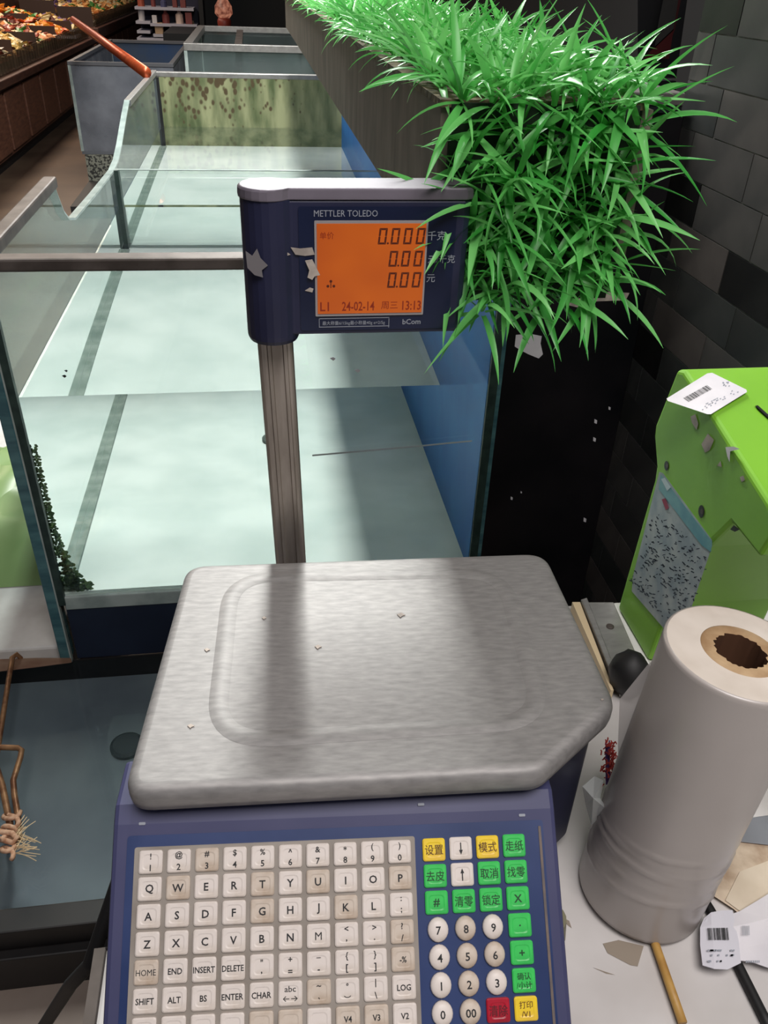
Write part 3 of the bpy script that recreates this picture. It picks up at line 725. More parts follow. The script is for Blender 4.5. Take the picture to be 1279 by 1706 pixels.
# torn sticker remains on the head
def headscrap(pts, yoff=.001, m_=paper_o, th=.0006):
    w3 = [A(x, y, 1, YH - yoff) for x, y in pts]
    MB().loft([[tuple(p) for p in w3], [(p[0], p[1]-th, p[2]) for p in w3]]).build('sticker_remain', m_, head)
headscrap([(456,403),(463,404),(472,416),(484,424),(470,428),(458,427)], .002)
headscrap([(484,412),(500,414),(520,412),(524,424),(508,426),(492,424)], .001)
headscrap([(508,434),(520,432),(533,458),(524,460),(520,466),(512,462),(515,450)], .003)
headscrap([(508,484),(516,479),(522,481),(520,487)], .001)
headscrap([(409,418),(420,426),(428,414),(434,430),(446,442),(436,450),(438,462),(424,458),(412,446)], .0078, mat('scrap_grey', (110, 106, 108), .7))
# power cable
MB().tube([SP(sh[0].x + .07, .0, .06), SP(sh[0].x + .0, -.02, .045), SP(sh[0].x - .02, -.05, .02)] + [tuple(A(x, y, 1, yy)) for x, y, yy in ((150, 1606, .42), (118, 1640, .44), (92, 1680, .46), (60, 1730, .48), (20, 1800, .5))], .0068, 10).build('cable', rubber, label='black power cable leaving the scale towards the floor', cat='cable', smooth=True)

# ================================================================== BAG ROLL
B0 = A(1064, 1480, 2, ZC); B1 = A(1232, 1088, 2, zr(-.415)); RR = .0560
axd = Vector(B1 - B0).normalized(); e1 = axd.cross(Vector((0, 1, 0))).normalized(); e2 = axd.cross(e1).normalized()
LEN = (Vector(B1) - Vector(B0)).length
lift = RR * math.hypot(axd.x, axd.y) / 1.0
Bb = Vector(B0) + Vector((0, 0, lift * .98)); LEN -= lift * .9
def RP(a, r, t): return tuple(Bb + axd*t + (e1*math.cos(a) + e2*math.sin(a))*r)
rl = thing('bag_roll', 'roll of clear plastic produce bags standing on end on the counter', 'roll', tuple(Bb))
n = 56; rings = []
wr_ = {}
rg = random.Random(2)
steps = np.linspace(0, LEN, 90)
for t in steps:
    ring_ = []
    for k in range(n):
        a = 2*math.pi*k/n; r = RR
        for (tc_, amp, ph) in ((.26, .0011, 0), (.285, .0011, .4), (.31, .0010, .2), (.36, .0009, 1), (.14, .0011, .3), (.165, .0010, .9), (.20, .0007, .1)):
            x = t/LEN - tc_ - .035*math.cos(a - 1.2 - ph)
            r += 1.5 * amp * math.exp(-(x/.006)**2) * (.55 + .45*math.sin(3*a + ph*5))
        ring_.append(RP(a, r, t))
    rings.append(ring_)
body = MB().loft([[RP(2*math.pi*k/n, RR*.97, -.0005) for k in range(n)]] + rings + [[RP(2*math.pi*k/n, RR*s, LEN + d) for k in range(n)] for s, d in ((.985, .0015), (.96, .002))], cap1=False).build('film_body', roll_m, rl, smooth=True)
er = []
for s, d in ((.965, .0018), (.85, .0022), (.80, .0017), (.72, .0023), (.60, .0019), (.52, .0022)): er.append([RP(2*math.pi*k/n, RR*s, LEN + d) for k in range(n)])
MB().loft(er, False, False).build('roll_end', roll_end, rl, smooth=True)
rg = random.Random(6)
hole = [RP(2*math.pi*k/n, RR*(.335 + rg.uniform(-.018, .03)), LEN + .002) for k in range(n)]
MB().loft([[RP(2*math.pi*k/n, RR*.52, LEN + .002) for k in range(n)], [RP(2*math.pi*k/n, RR*.50, LEN + .003) for k in range(n)], hole], False, False).build('core', core_m, rl, smooth=True)
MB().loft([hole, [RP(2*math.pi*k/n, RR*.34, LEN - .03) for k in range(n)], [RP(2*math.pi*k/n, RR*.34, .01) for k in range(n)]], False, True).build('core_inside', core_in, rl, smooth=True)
# loose sheet peeling off to the left
def on_roll(px, py, rr=RR):     # nearest ray point to the roll axis plane facing the camera
    r = Vector(ray(px, py)).normalized(); c = Vector(CP); w0 = c - Bb
    b_ = r.dot(axd); d_ = r.dot(w0); e_ = axd.dot(w0); t = (b_*e_ - d_) / (1 - b_*b_)
    return c + r*t
fl_pts = [[(1078, 1108), (1100, 1090), (1128, 1075)], [(1032, 1165), (1070, 1150), (1110, 1140)], [(1029, 1240), (1065, 1230), (1100, 1220)], [(1030, 1310), (1060, 1300), (1090, 1300)],
          [(1005, 1350), (1040, 1345), (1070, 1345)], [(980, 1380), (1010, 1390), (1040, 1395)]]
vs = []
for j, row in enumerate(fl_pts):
    for i, (x, y) in enumerate(row):
        p = on_roll(x, y); toc = (Vector(CP) - p).normalized()
        vs.append(tuple(p + toc * (.004, .012, .022)[i]))
MB().add(vs, [(j*3+i, j*3+i+1, (j+1)*3+i+1, (j+1)*3+i) for j in range(5) for i in range(2)]).build('loose_sheet', film('loose_film', (196, 190, 186), .8, .28), rl, smooth=True, label='loose end of the plastic film')
vs = [tuple(on_roll(x, y) + (Vector(CP) - on_roll(x, y)).normalized()*d) for x, y, d in ((970, 1310, .01), (990, 1293, .0), (1005, 1300, .012), (1000, 1330, .02), (985, 1375, .015), (988, 1330, .03), (1012, 1350, .03), (975, 1340, .005))]
MB().add(vs, [(0, 1, 5), (1, 2, 5), (2, 3, 5), (3, 6, 5), (6, 4, 5), (4, 7, 5), (7, 0, 5)]).build('loose_corner', film('loose_film2', (200, 204, 204), .5, .2), rl)

# ================================================================== GREEN BAG MACHINE
GX = .447; k_ = GX / .40
gm = thing('bag_machine', 'lime green bag closing machine standing beside the tiled wall', 'machine', (GX + .07, .74, ZC))
def gy(y, z): return (y * k_, zr(z * k_))
GX2 = GX + .135
bev = .012
sidepoly = [gy(.704, -.626), gy(.694, -.44), gy(.697, -.425), gy(.716, -.40), gy(.719, -.388), gy(.703, -.318), gy(.69, -.314), gy(.627, -.327), gy(.513, -.352), gy(.490, -.362), gy(.500, -.40), gy(.549, -.398), gy(.572, -.44), gy(.606, -.54), gy(.613, -.626)]
MB().prism(sidepoly, lambda y, z, x: (x, y, z), GX, GX2).build('machine_body', lime, gm, bevel=.005, seg=3)
# raised frame plate in the side
def GQ(x, y, off=.0): return A(x, y, 0, GX - off)
def gface(pts, off0, off1, name, m_, parent=gm, label=None):
    return MB().loft([[tuple(GQ(x, y, o_)) for x, y in pts] for o_ in (off0, off1)]).build(name, m_, parent, label=label)
lab = gface([(1098, 786), (1104, 788), (1186, 900), (1186, 910), (1142, 1040), (1120, 1064), (1052, 985), (1054, 960)], .0, .0012, 'instruction_label', label_m, label='scuffed pale blue instruction label')
gface([(1100, 790), (1186, 903), (1184, 920), (1168, 908), (1097, 815)], .0012, .0016, 'label_band', label_head, lab)
gface([(1101, 798), (1107, 796), (1117, 812), (1111, 818)], .0016, .0019, 'warning_mark', mat('pale_mark', (190, 210, 214), .5), lab)
# fine print on the label: small marks
rg = random.Random(12); b = MB()
for k in range(280):
    t = rg.random(); s_ = rg.random(); x = 1080 + t*90 - s_*46 + 12; y = 842 + t*90 + s_*128
    dx, dy = rg.uniform(1, 5.5), rg.uniform(-1, 5)
    b.add([tuple(GQ(x + a, y + c, .0016)) for a, c in ((0, 0), (dx, dy), (dx - 1, dy + 1.6), (-1, 1.6))], [(0, 1, 2, 3)])
b.build('fine_print', mat('label_ink', (48, 58, 72), .6), lab, kind='stuff')
gface([(1102, 832), (1108, 830), (1114, 846), (1109, 850)], .0016, .0019, 'red_mark', mat('label_red', (150, 60, 84), .6), lab)
for (x, y, r) in ((1110, 776, 6.5), (1168, 852, 8.5), (1060, 974, 6)):
    pts = [(x + r*.6*math.cos(a), y + r*1.25*math.sin(a)) for a in np.linspace(0, 2*math.pi, 14, endpoint=False)]
    so = gface(pts, -.0005, .0006, 'screw_hole', dark)
    pts = [(x + 1 + r*.3*math.cos(a), y + r*.6*math.sin(a)) for a in np.linspace(0, 2*math.pi, 10, endpoint=False)]
    gface(pts, .0006, .0010, 'screw', rail_m, so)
for pts in ([(1150, 694), (1158, 690), (1163, 706), (1160, 716), (1152, 704)], [(1168, 740), (1179, 722), (1189, 733), (1182, 750), (1174, 754)], [(1194, 776), (1200, 768), (1202, 778)], [(1232, 795), (1238, 792), (1241, 800), (1235, 803)]):
    gface(pts, .0003, .001, 'sticker_remain', paper_o)
gface([(1208, 745), (1222, 744), (1232, 748), (1216, 752), (1215, 770), (1211, 760)], .0003, .002, 'sticker_remain', paper)
gface([(1216, 882), (1222, 875), (1232, 882), (1224, 886)], .0, .0012, 'notch', dark)
# barcode sticker on the sloped top
ZG = zr(-.322 * k_)
def top_at(x, y, off=0.):      # on the sloping top: line gy(.703,-.318) .. gy(.513,-.352)
    y0, z0 = gy(.690, -.3125); y1, z1 = gy(.490, -.361)
    N = np.array([0, -(z0 - z1), (y0 - y1)]); N = N / np.linalg.norm(N); P = np.array([0, y0, z0]) + N*off
    r = ray(x, y); t = ((P - CP) @ N) / (r @ N); return tuple(CP + r*t)
MB().loft([[top_at(x, y, o_) for x, y in ((1110, 664), (1178, 622), (1186, 621), (1243, 649), (1244, 653), (1184, 690), (1178, 690), (1112, 668))] for o_ in (.003, .0042)]).build('price_sticker', paper, gm, label='white barcode price sticker').name
st_ = bpy.data.objects['price_sticker']
rg = random.Random(7)
b = MB()
for k in range(26):
    t = k / 26; w_ = rg.choice([.012, .02, .028]); p = lambda u, v: (1138 + 40*u + 9*v, 663 - 22*u + 6.5*v)
    b.add([top_at(*p(t, 0), .0044), top_at(*p(t + w_, 0), .0044), top_at(*p(t + w_, 1), .0044), top_at(*p(t, 1), .0044)], [(0, 1, 2, 3)])
b.build('barcode', ink, st_, kind='stuff')
b = MB()
for k in range(34):
    t, s_ = rg.random(), rg.choice([0, .33, .66]); x, y = 1160 + 60*t + 12*s_, 683 - 30*t + 4*s_ - 3; 
    if rg.random() < .15: x, y = 1208 + rg.uniform(-6, 6), 640 + rg.uniform(-5, 5)
    b.add([top_at(x + a, y + c, .0044) for a, c in ((0, 0), (2.4, -1.2), (3, .2), (.6, 1.4))], [(0, 1, 2, 3)])
b.build('printed_line', greyink, st_, kind='stuff')
MB().loft([[top_at(x, y, o_) for x, y in ((1258, 676), (1262, 675), (1290, 700), (1290, 706))] for o_ in (.0, .0035)]).build('slot', dark, gm)
# dark lever at the foot of the machine
b = MB(); kn = A(1048, 1122, 2, ZC + .03)
rg = random.Random(14); nseg, nr = 12, 7; rings = []
for j in range(nr):
    ph = math.pi*(j + .35)/(nr - .3); rings.append([(kn[0] + .024*math.sin(ph)*math.cos(a)*rg.uniform(.85, 1.12), kn[1] + .026*math.sin(ph)*math.sin(a)*rg.uniform(.85, 1.12), ZC + .03 - .030*math.cos(ph)) for a in np.linspace(0, 2*math.pi, nseg, endpoint=False)])
b.loft(rings).build('black_cloth', rubber, smooth=True, label='crumpled black cloth ball between platter and green machine', cat='cloth')
# steel bracket plate
bk = thing('steel_plate', 'worn steel plate with folded edge under the green machine', 'plate', tuple(A(1010, 1060, 2, ZC)))
zb = ZC + .012
pts = [A(x, y, 2, zb) for x, y in ((968, 1003), (1022, 1003), (1068, 1108), (1068, 1150), (1034, 1150))]
MB().loft([[(p[0], p[1], z) for p in pts] for z in (ZC, zb)]).build('plate_sheet', steel, bk, bevel=.001)
pts = [A(x, y, 2, zb) for x, y in ((966, 1006), (976, 1003), (1030, 1140), (1024, 1150))]
MB().loft([[(p[0], p[1], z) for p in pts] for z in (zb, zb + .008)]).build('folded_edge', steel, bk, bevel=.001)
pts = [A(x, y, 2, zb + .004) for x, y in ((953, 1003), (966, 1003), (1022, 1150), (1017, 1150))]
MB().loft([[(p[0], p[1], z) for p in pts] for z in (ZC, zb + .004)]).build('wood_strip', mat('pale_strip', (206, 186, 150), .6), bk)
p = A(1016, 1044, 2, zb)
MB().loft([[(p[0] + r*math.cos(a), p[1] + r*math.sin(a), zb + h) for a in np.linspace(0, 2*math.pi, 12, endpoint=False)] for r, h in ((.005, 0), (.005, .001), (.003, .0018))]).build('screw', rail_m, bk)
# red and purple net between scale and roll
b = MB(); rg = random.Random(15)
for k in range(110):
    x, y = 1017 + rg.gauss(0, 5), rg.uniform(1238, 1310); p = A(x, y, 0, .315 + rg.uniform(-.006, .006)); a = rg.uniform(0, 6.28); L = .007
    q = p + np.array([L*math.cos(a)*.4, L*.5*math.sin(a), L*.8*math.sin(a + 1)])
    b.tube([tuple(p), tuple((p + q)/2 + np.array([.001, .001, .001])), tuple(q)], .0007, 4)
nb = thing('net_bag', 'red and purple knitted net wedged between platter and bag roll', 'net', tuple(A(1017, 1300, 0, .315)))
b.build('red_netting', redmesh, nb, kind='stuff')
b = MB()
for k in range(40):
    y = 1240 + k*1.7; x = 1008 + .02*(k) ; p = A(x, y, 0, .312)
    b.tube([tuple(p), tuple(p + np.array([.003, -.001, .001])), tuple(p + np.array([.004, .001, .004]))], .0008, 4)
b.build('purple_edge', purplemesh, nb, kind='stuff')

# ================================================================== THINGS LYING ON THE COUNTER
def onc(pts, h0, h1): return MB().loft([[tuple(A(x, y, 2, ZC + h)) for x, y in pts] for h in (h0, h1)])
MB().tube([tuple(A(x, y, 2, ZC + .006)) for x, y in ((1068, 1505), (1091, 1572), (1114, 1638), (1137, 1704))], .0038, 10).build('bamboo_stick', wood_stick, smooth=True, label='thin bamboo stick poking out under the bag roll', cat='stick')
onc([(1200, 1400), (1230, 1396), (1279, 1392), (1340, 1420), (1340, 1560), (1290, 1580), (1222, 1515), (1166, 1478), (1182, 1440)], 0, .006).build('stained_board', board_m, bevel=.001, label='stained beige scrap of board lying right of the roll', cat='board')
onc([(1208, 1500), (1232, 1452), (1290, 1430), (1340, 1450), (1340, 1520), (1279, 1545), (1228, 1515)], .0062, .0072).build('cream_sheet', mat('cream_paper', (214, 200, 180), .7, c2=(198, 182, 160), scale=20), label='cream paper sheet on the stained board', cat='paper')
onc([(1195, 1390), (1222, 1366), (1340, 1350), (1340, 1412), (1279, 1408), (1228, 1402)], .006, .0085).build('grey_sheet', mat('grey_sheet', (120, 122, 128), .5), bevel=.001, label='flat grey plastic piece behind the stained board', cat='plastic')
MB().tube([tuple(A(x, y, 2, ZC + .0045)) for x, y in ((1150, 1462), (1185, 1520), (1230, 1610), (1270, 1690), (1290, 1730))], .0045, 8).build('black_strap', rubber, smooth=True, label='dark strap running under the price labels', cat='strap')
def lblsheet(rows, zf, name, m_, label, cat):
    """curled paper sheet from pixel rows"""
    vs = []; nj = len(rows); ni = len(rows[0])
    for j, r in enumerate(rows):
        for i, (x, y) in enumerate(r): vs.append(tuple(A(x, y, 2, ZC + zf(i/(ni-1), j/(nj-1)))))
    nv = len(vs); fs = []
    vs += [(x, y, z - .0006) for x, y, z in vs]
    for j in range(nj-1):
        for i in range(ni-1):
            q = (j*ni+i, j*ni+i+1, (j+1)*ni+i+1, (j+1)*ni+i); fs += [q, tuple(k + nv for k in q[::-1])]
    bd = [(0, i) for i in range(ni)] + [(j, ni-1) for j in range(1, nj)] + [(nj-1, i) for i in range(ni-2, -1, -1)] + [(j, 0) for j in range(nj-2, 0, -1)]
    bd = [j*ni+i for j, i in bd]
    for k in range(len(bd)):
        a, c = bd[k], bd[(k+1) % len(bd)]; fs.append((a, c, c + nv, a + nv))
    return MB().add(vs, fs).build(name, m_, label=label, cat=cat)
big = lblsheet([[(1212, 1525), (1232, 1518), (1262, 1500), (1310, 1470)], [(1214, 1545), (1240, 1540), (1279, 1530), (1330, 1510)], [(1220, 1580), (1245, 1578), (1279, 1570), (1330, 1550)], [(1230, 1600), (1250, 1602), (1279, 1612), (1330, 1620)]],
         lambda u, v: .011 + .004*u + .002*math.sin(5*v), 'label_sheet', paper, 'white printed label sheet at the frame edge on the counter', 'paper')
cur = lblsheet([[(1172, 1530), (1184, 1520), (1200, 1517), (1220, 1516)], [(1166, 1545), (1185, 1541), (1204, 1540), (1224, 1538)], [(1166, 1574), (1188, 1572), (1208, 1570), (1230, 1566)], [(1170, 1608), (1190, 1614), (1212, 1615), (1234, 1604)]],
         lambda u, v: .012 + .006*u*(1-u)*2 + .002*v, 'price_label', mat('label_paper', (208, 206, 214), .6), 'curled barcode price label in front of the label sheet', 'paper')
def print_on(parent, pts_fn, marks, m_, name):
    b = MB()
    for q in marks: b.add([tuple(A(x, y, 2, ZC + h)) for x, y, h in q], [(0, 1, 2, 3)])
    return b.build(name, m_, parent, kind='stuff')
rg = random.Random(9); mk = []
for k in range(20):
    x = 1178 + k*1.75; w_ = rg.choice([.5, .9, 1.3]); mk.append([(x, 1546 - k*.05, .0164), (x + w_, 1546, .0164), (x + w_ + 2, 1566, .0172), (x + 2, 1566, .0172)])
print_on(cur, None, mk, ink, 'barcode')
mk = []
for k in range(26):
    x, y = 1176 + rg.random()*46, rg.choice([1582, 1590, 1600]); mk.append([(x, y, .0178), (x + 3, y - .4, .0178), (x + 3, y + 2.6, .0178), (x, y + 3, .0178)])
print_on(cur, None, mk, greyink, 'printed_line')
mk = []
for k in range(6): x = 1236 + k*2.2; mk.append([(x, 1542, .0165), (x + .8, 1542, .0165), (x + 1.5, 1558, .0165), (x + .7, 1558, .0165)])
for k in range(8): x = 1242 + k*3; mk.append([(x, 1600, .017), (x + 2, 1600, .017), (x + 2, 1604, .017), (x, 1604, .017)])
print_on(big, None, mk, greyink, 'printed_line')
# darker grey-brown patches on the counter top
for pts in ([(1004, 1572), (1030, 1566), (1072, 1576), (1062, 1610), (1050, 1608), (1012, 1588)], [(988, 1612), (1000, 1616), (1024, 1624), (1010, 1622)], [(940, 1530), (948, 1534), (952, 1546), (944, 1540)]):
    onc(pts, .0, .0006).build('counter_patch', mat('taupe_patch', (140, 128, 114), .6), ct)

# ================================================================== PLANTER AND GRASS
PXL = .158; PZT, PZB = zr(-.0945), zr(-.223); PXR = .350; PYF = .76; PYE = 4.3
plt = thing('planter', 'long grey planter box of bright green artificial grass right of the display', 'planter', (.25, 2.5, PZB))
MB().box(PXL, PXL + .010, PYF, PYE, PZB, PZT).build('side_board', planter_m, plt, bevel=.001)
MB().box(PXL + .010, PXR - .010, PYF, PYF + .010, PZB, PZT).build('front_board', mat('planter_front', (34, 44, 34), .8), plt)
MB().box(PXR - .010, PXR, PYF, PYE, PZB, PZT).build('side_board', planter_m, plt)
MB().box(PXL + .010, PXR - .010, PYF + .010, PYE, PZB, PZB + .010).build('bottom_board', planter_m, plt)
MB().box(PXL - .002, PXR - .01, PYF - .005, PYE, PZT, PZT + .006).build('coir_mat', coir, plt)
MB().box(PXL + .008, PXR - .016, PYF - .008, PYF, zr(-.262), PZT + .004).build('hanging_mat', mat('mat_back', (26, 44, 26), .9), plt)
for yy in (1.62, 3.4):
    MB().box(XR - .008, XR + .012, yy, yy + .03, zr(-.43), PZB).build('stand_post', dark, plt)
    MB().box(PXL + .05, XR + .012, yy, yy + .03, PZB - .02, PZB).build('stand_arm', dark, plt)

def leaf_mat(name, c, c2):
    M = bpy.data.materials.new(name); M.use_nodes = True; nt = M.node_tree; nt.nodes.clear()
    out = nt.nodes.new('ShaderNodeOutputMaterial'); p = nt.nodes.new('ShaderNodeBsdfPrincipled'); tr = nt.nodes.new('ShaderNodeBsdfTranslucent'); mx = nt.nodes.new('ShaderNodeMixShader')
    oi = nt.nodes.new('ShaderNodeObjectInfo'); geo = nt.nodes.new('ShaderNodeNewGeometry'); ad = nt.nodes.new('ShaderNodeMath'); ad.operation = 'ADD'
    fr = nt.nodes.new('ShaderNodeMath'); fr.operation = 'FRACT'
    nt.links.new(oi.outputs['Random'], ad.inputs[0]); nt.links.new(geo.outputs['Random Per Island'], ad.inputs[1]); nt.links.new(ad.outputs[0], fr.inputs[0])
    cr = nt.nodes.new('ShaderNodeValToRGB'); cr.color_ramp.elements[0].color = lin(c); cr.color_ramp.elements[1].color = lin(c2); nt.links.new(fr.outputs[0], cr.inputs[0])
    nt.links.new(cr.outputs[0], p.inputs['Base Color']); nt.links.new(cr.outputs[0], tr.inputs[0]); p.inputs['Roughness'].default_value = .38
    mx.inputs[0].default_value = .3; nt.links.new(p.outputs[0], mx.inputs[1]); nt.links.new(tr.outputs[0], mx.inputs[2]); nt.links.new(mx.outputs[0], out.inputs[0]); return M
leafm = leaf_mat('grass_blade', (60, 160, 62), (128, 210, 118))
def blade(L, W, droop, nseg=7, twist=0.):
    """blade from origin along +X bending towards -Z; V-fold section"""
    vs = []; fs = []; x = z = 0.; ang = 0.
    for k in range(nseg + 1):
        t = k / nseg
        wd = W * (.55 + .9*t if t < .3 else .82*(1 - ((t-.3)/.7)**1.8) + .02)
        tw = twist * t; cy_, sy_ = math.cos(tw), math.sin(tw)
        ca, sa = math.cos(ang), math.sin(ang)
        for yy, dz in ((-wd/2, wd*.22), (0, 0), (wd/2, wd*.22)):
            yb, zb_ = yy*cy_ - dz*sy_, yy*sy_ + dz*cy_
            vs.append((x + sa*zb_, yb, z + ca*zb_))
        ang = droop * t ** .9
        x += L/nseg*math.cos(ang); z -= L/nseg*math.sin(ang)
    for k in range(nseg):
        for i in (0, 1): fs.append((3*k+i, 3*k+i+1, 3*k+i+4, 3*k+i+3))
    return vs, fs
rg = random.Random(33)
VAR = [blade(1, 0.092 + .032*rg.random(), d, 8, rg.uniform(-.7, .7)) for d in (.2, .4, .55, .7, .9, 1.1, 1.4, 1.7)]
VARM = []
for v_, f_ in VAR:
    me = bpy.data.meshes.new('blade'); me.from_pydata(v_, [], f_); me.materials.append(leafm); me.polygons.foreach_set('use_smooth', [True]*len(f_)); VARM.append(me)
def orient(pos, d, L, roll):
    d = d.normalized(); side = d.cross(Vector((0, 0, 1)))
    if side.length < .05: side = Vector((math.cos(roll*7), math.sin(roll*7), 0))
    side.normalize(); up = side.cross(d).normalized()
    M = Matrix((( d.x, -side.x, up.x), (d.y, -side.y, up.y), (d.z, -side.z, up.z))) @ Matrix.Rotation(roll, 3, 'X')
    return Matrix.Translation(pos) @ (M * L).to_4x4()
BL = []     # (variant, matrix, nearness)
def tuft(pos, normal, nb, Lr, spread):
    for k in range(nb):
        a = 2*math.pi*(k + rg.random()*.7)/nb; n0 = normal.normalized(); t0 = n0.orthogonal().normalized(); t1 = n0.cross(t0)
        el = rg.uniform(spread[0], spread[1]); d = n0*math.sin(el) + (t0*math.cos(a) + t1*math.sin(a))*math.cos(el)
        if d.z < -.3: d.z = -.3 + (d.z + .3)*.2
        v = rg.randrange(1, len(VAR)) if d.z > .3 else rg.randrange(5)
        L = rg.uniform(*Lr)
        M = orient(pos + d*.004, d, L, rg.uniform(-.5, .5))
        BL.append((v, M, (pos - Vector(CP)).length))
# hanging front
for r in range(8):
    for c in range(8):
        x = PXL + .018 + c*.0235 + rg.uniform(-.008, .008) + (.010 if r % 2 else 0); z = zr(-.088) - r*.0235 + rg.uniform(-.007, .007)
        if x > PXR - .010 or (r > 6 and (c in (0, 7))): continue
        tuft(Vector((x, PYF - .010 - rg.uniform(0, .010), z)), Vector((rg.uniform(-.35, .35), -1, .3)), 6, (.048, .092), (.0, 1.1))
# a few tufts reaching round the right end of the display
for (x, y, z) in ((.205, .712, -.165), (.21, .705, -.19), (.205, .71, -.215), (.215, .712, -.24), (.20, .715, -.262), (.215, .70, -.14)):
    tuft(Vector((x, y, zr(z))), Vector((-.5, -1, .1)), 6, (.05, .085), (.0, .9))
# top, near part dense
y = PYF + .0
while y < 1.30:
    for c in range(6):
        x = PXL + .022 + c*.031 + rg.uniform(-.010, .010)
        if x > PXR - .008: continue
        tuft(Vector((x, y + rg.uniform(-.011, .011), PZT + .006)), Vector((rg.uniform(-.15, .15), -.1, 1)), 7, (.05, .093), (.2, 1.25))
    y += .031
while y < PYE - .05:
    st = .034 + .014*(y - 1.3)
    for c in range(6):
        x = PXL + .020 + c*.030 + rg.uniform(-.009, .009)
        tuft(Vector((x, y + rg.uniform(-.012, .012), PZT + .006)), Vector((rg.uniform(-.15, .15), -.1, 1)), 7, (.048, .085), (.3, 1.3))
    y += st
order = sorted(range(len(BL)), key=lambda i: BL[i][2] + .03*rg.random())
solo = set(order[:300])
sv = []; sf = []
for i, (v, M, dd) in enumerate(BL):
    if i in solo: shared('grass_blade', VARM[v], plt, M)
    else:
        k = len(sv); P = np.array([tuple(p) + (1,) for p in VAR[v][0]]) @ np.array(M).T
        sv += [tuple(p[:3]) for p in P]; sf += [tuple(a + k for a in q) for q in VAR[v][1]]
me = bpy.data.meshes.new('grass_blades'); inv = PM[plt.name].inverted()
me.from_pydata([tuple(inv @ Vector(p)) for p in sv], [], sf); me.materials.append(leafm); me.polygons.foreach_set('use_smooth', [True]*len(sf))
o = bpy.data.objects.new('grass', me); COL.objects.link(o); o.parent = plt; o['kind'] = 'stuff'

# ================================================================== TANKS FURTHER BACK
def glass_tank(name, label, x0, x1, y0, y1, z0, z1, gmat, railm, rail=.022, floorm=None, bar=None, back=None):
    t = thing(name, label, 'tank', ((x0+x1)/2, (y0+y1)/2, 0)); g = .012
    MB().box(x0, x1, y0, y0+g, z0, z1).build('front_pane', gmat, t); MB().box(x0, x1, y1-g, y1, z0, z1).build('back_pane', back or gmat, t)
    MB().box(x0, x0+g, y0+g, y1-g, z0, z1).build('left_pane', gmat, t); MB().box(x1-g, x1, y0+g, y1-g, z0, z1).build('right_pane', gmat, t)
    MB().box(x0, x1, y0, y1, z0-.02, z0).build('tank_floor', floorm or white_floor, t)
    for (a, b_, c, d) in ((x0-.004, x1+.004, y0-.006, y0+rail), (x0-.004, x1+.004, y1-rail, y1+.006)): MB().box(a, b_, c, d, z1, z1+rail*.8).build('top_rail', railm, t, bevel=.002)
    for (a, b_) in ((x0-.004, x0+rail), (x1-rail, x1+.004)): MB().box(a, b_, y0+rail, y1-rail, z1, z1+rail*.8).build('top_rail', railm, t, bevel=.002)
    for (a, c) in ((x0-.004, y0-.004), (x0-.004, y1-.02)): MB().box(a, a+.02, c, c+.024, z0, z1).build('corner_seal', glass_lip, t)
    if bar: MB().box(bar, bar+.05, y0+rail, y1-rail, z1, z1+.02).build('cross_bar', rail_m, t)
    MB().box(x0+.02, x1-.02, y0+.26, y1-.02, 0, z0-.02).build('stand', navy_skirt, t)
    return t
fy0 = A(405, 82, 2, zr(-.44))[1]; fy1 = A(405, 50, 2, zr(-.44))[1]
fx0 = A(305, 82, 2, zr(-.44))[0]
glass_tank('fish_tank', 'far glass tank with steel rim and cross bar behind the long tank', fx0, .42, fy0, fy1, zr(-1.0), zr(-.455), clear2, steel, .05, mat('far_tank_floor', (150, 158, 158), .6), bar=A(392, 66, 2, zr(-.44))[0])
MB().box(XL, .42, YB + .05, fy0 - .05, 0, zr(-.60)).build('sump_box', mat('dark_cover', (58, 66, 62), .4, c2=(44, 50, 50), scale=5), bevel=.006, label='dark sump box between the long tank and the far tank', cat='box')
q0 = A(113, 105, 2, zr(-.60)); q1 = A(150, 67, 2, zr(-.60))
lt = glass_tank('fish_tank', 'small hazy glass tank left of the long tank by the copper pipe', q0[0], XL - .10, q0[1], q1[1], A(142, 252, 1, q0[1])[2], zr(-.612), clear3, mat('tank_rim_grey', (92, 92, 96), .4), .03, mat('grey_tank_floor', (96, 98, 104), .6), back=mat('dull_blue_pane', (34, 66, 110), .5, c2=(60, 72, 88), scale=3))
# gravel box under the small tank, dark trough in front of it
tr = thing('gravel_tray', 'grey speckled gravel box and dark trough under the small hazy tank', 'tray', (q0[0] + .3, q0[1] - .3, 0))
gz1 = A(142, 253, 1, q0[1] - .02)[2] - .022; gz0 = A(150, 302, 1, q0[1] - .02)[2]
MB().box(q0[0] + .02, XL - .06, q0[1] - .02, q0[1] + .25, gz0, gz1).build('gravel_bed', mat('gravel', (132, 132, 120), .8, c2=(46, 46, 44), scale=60, lo=.47, hi=.55), tr)
MB().box(q0[0] + .02, XL - .06, q0[1] - .8, q0[1] - .02, 0, gz0).build('trough', mat('dark_tray', (40, 40, 40), .6), tr)
# copper pipe leaning between tanks
pa = A(243, 121, 0, XL - .01); pb = A(122, 33, 0, XL - .85)
MB().tube([tuple(pa), tuple(pa*.5 + pb*.5), tuple(pb)], .024, 12).build('copper_pipe', copper, smooth=True, label='orange copper pipe leaning across the small tank', cat='pipe')

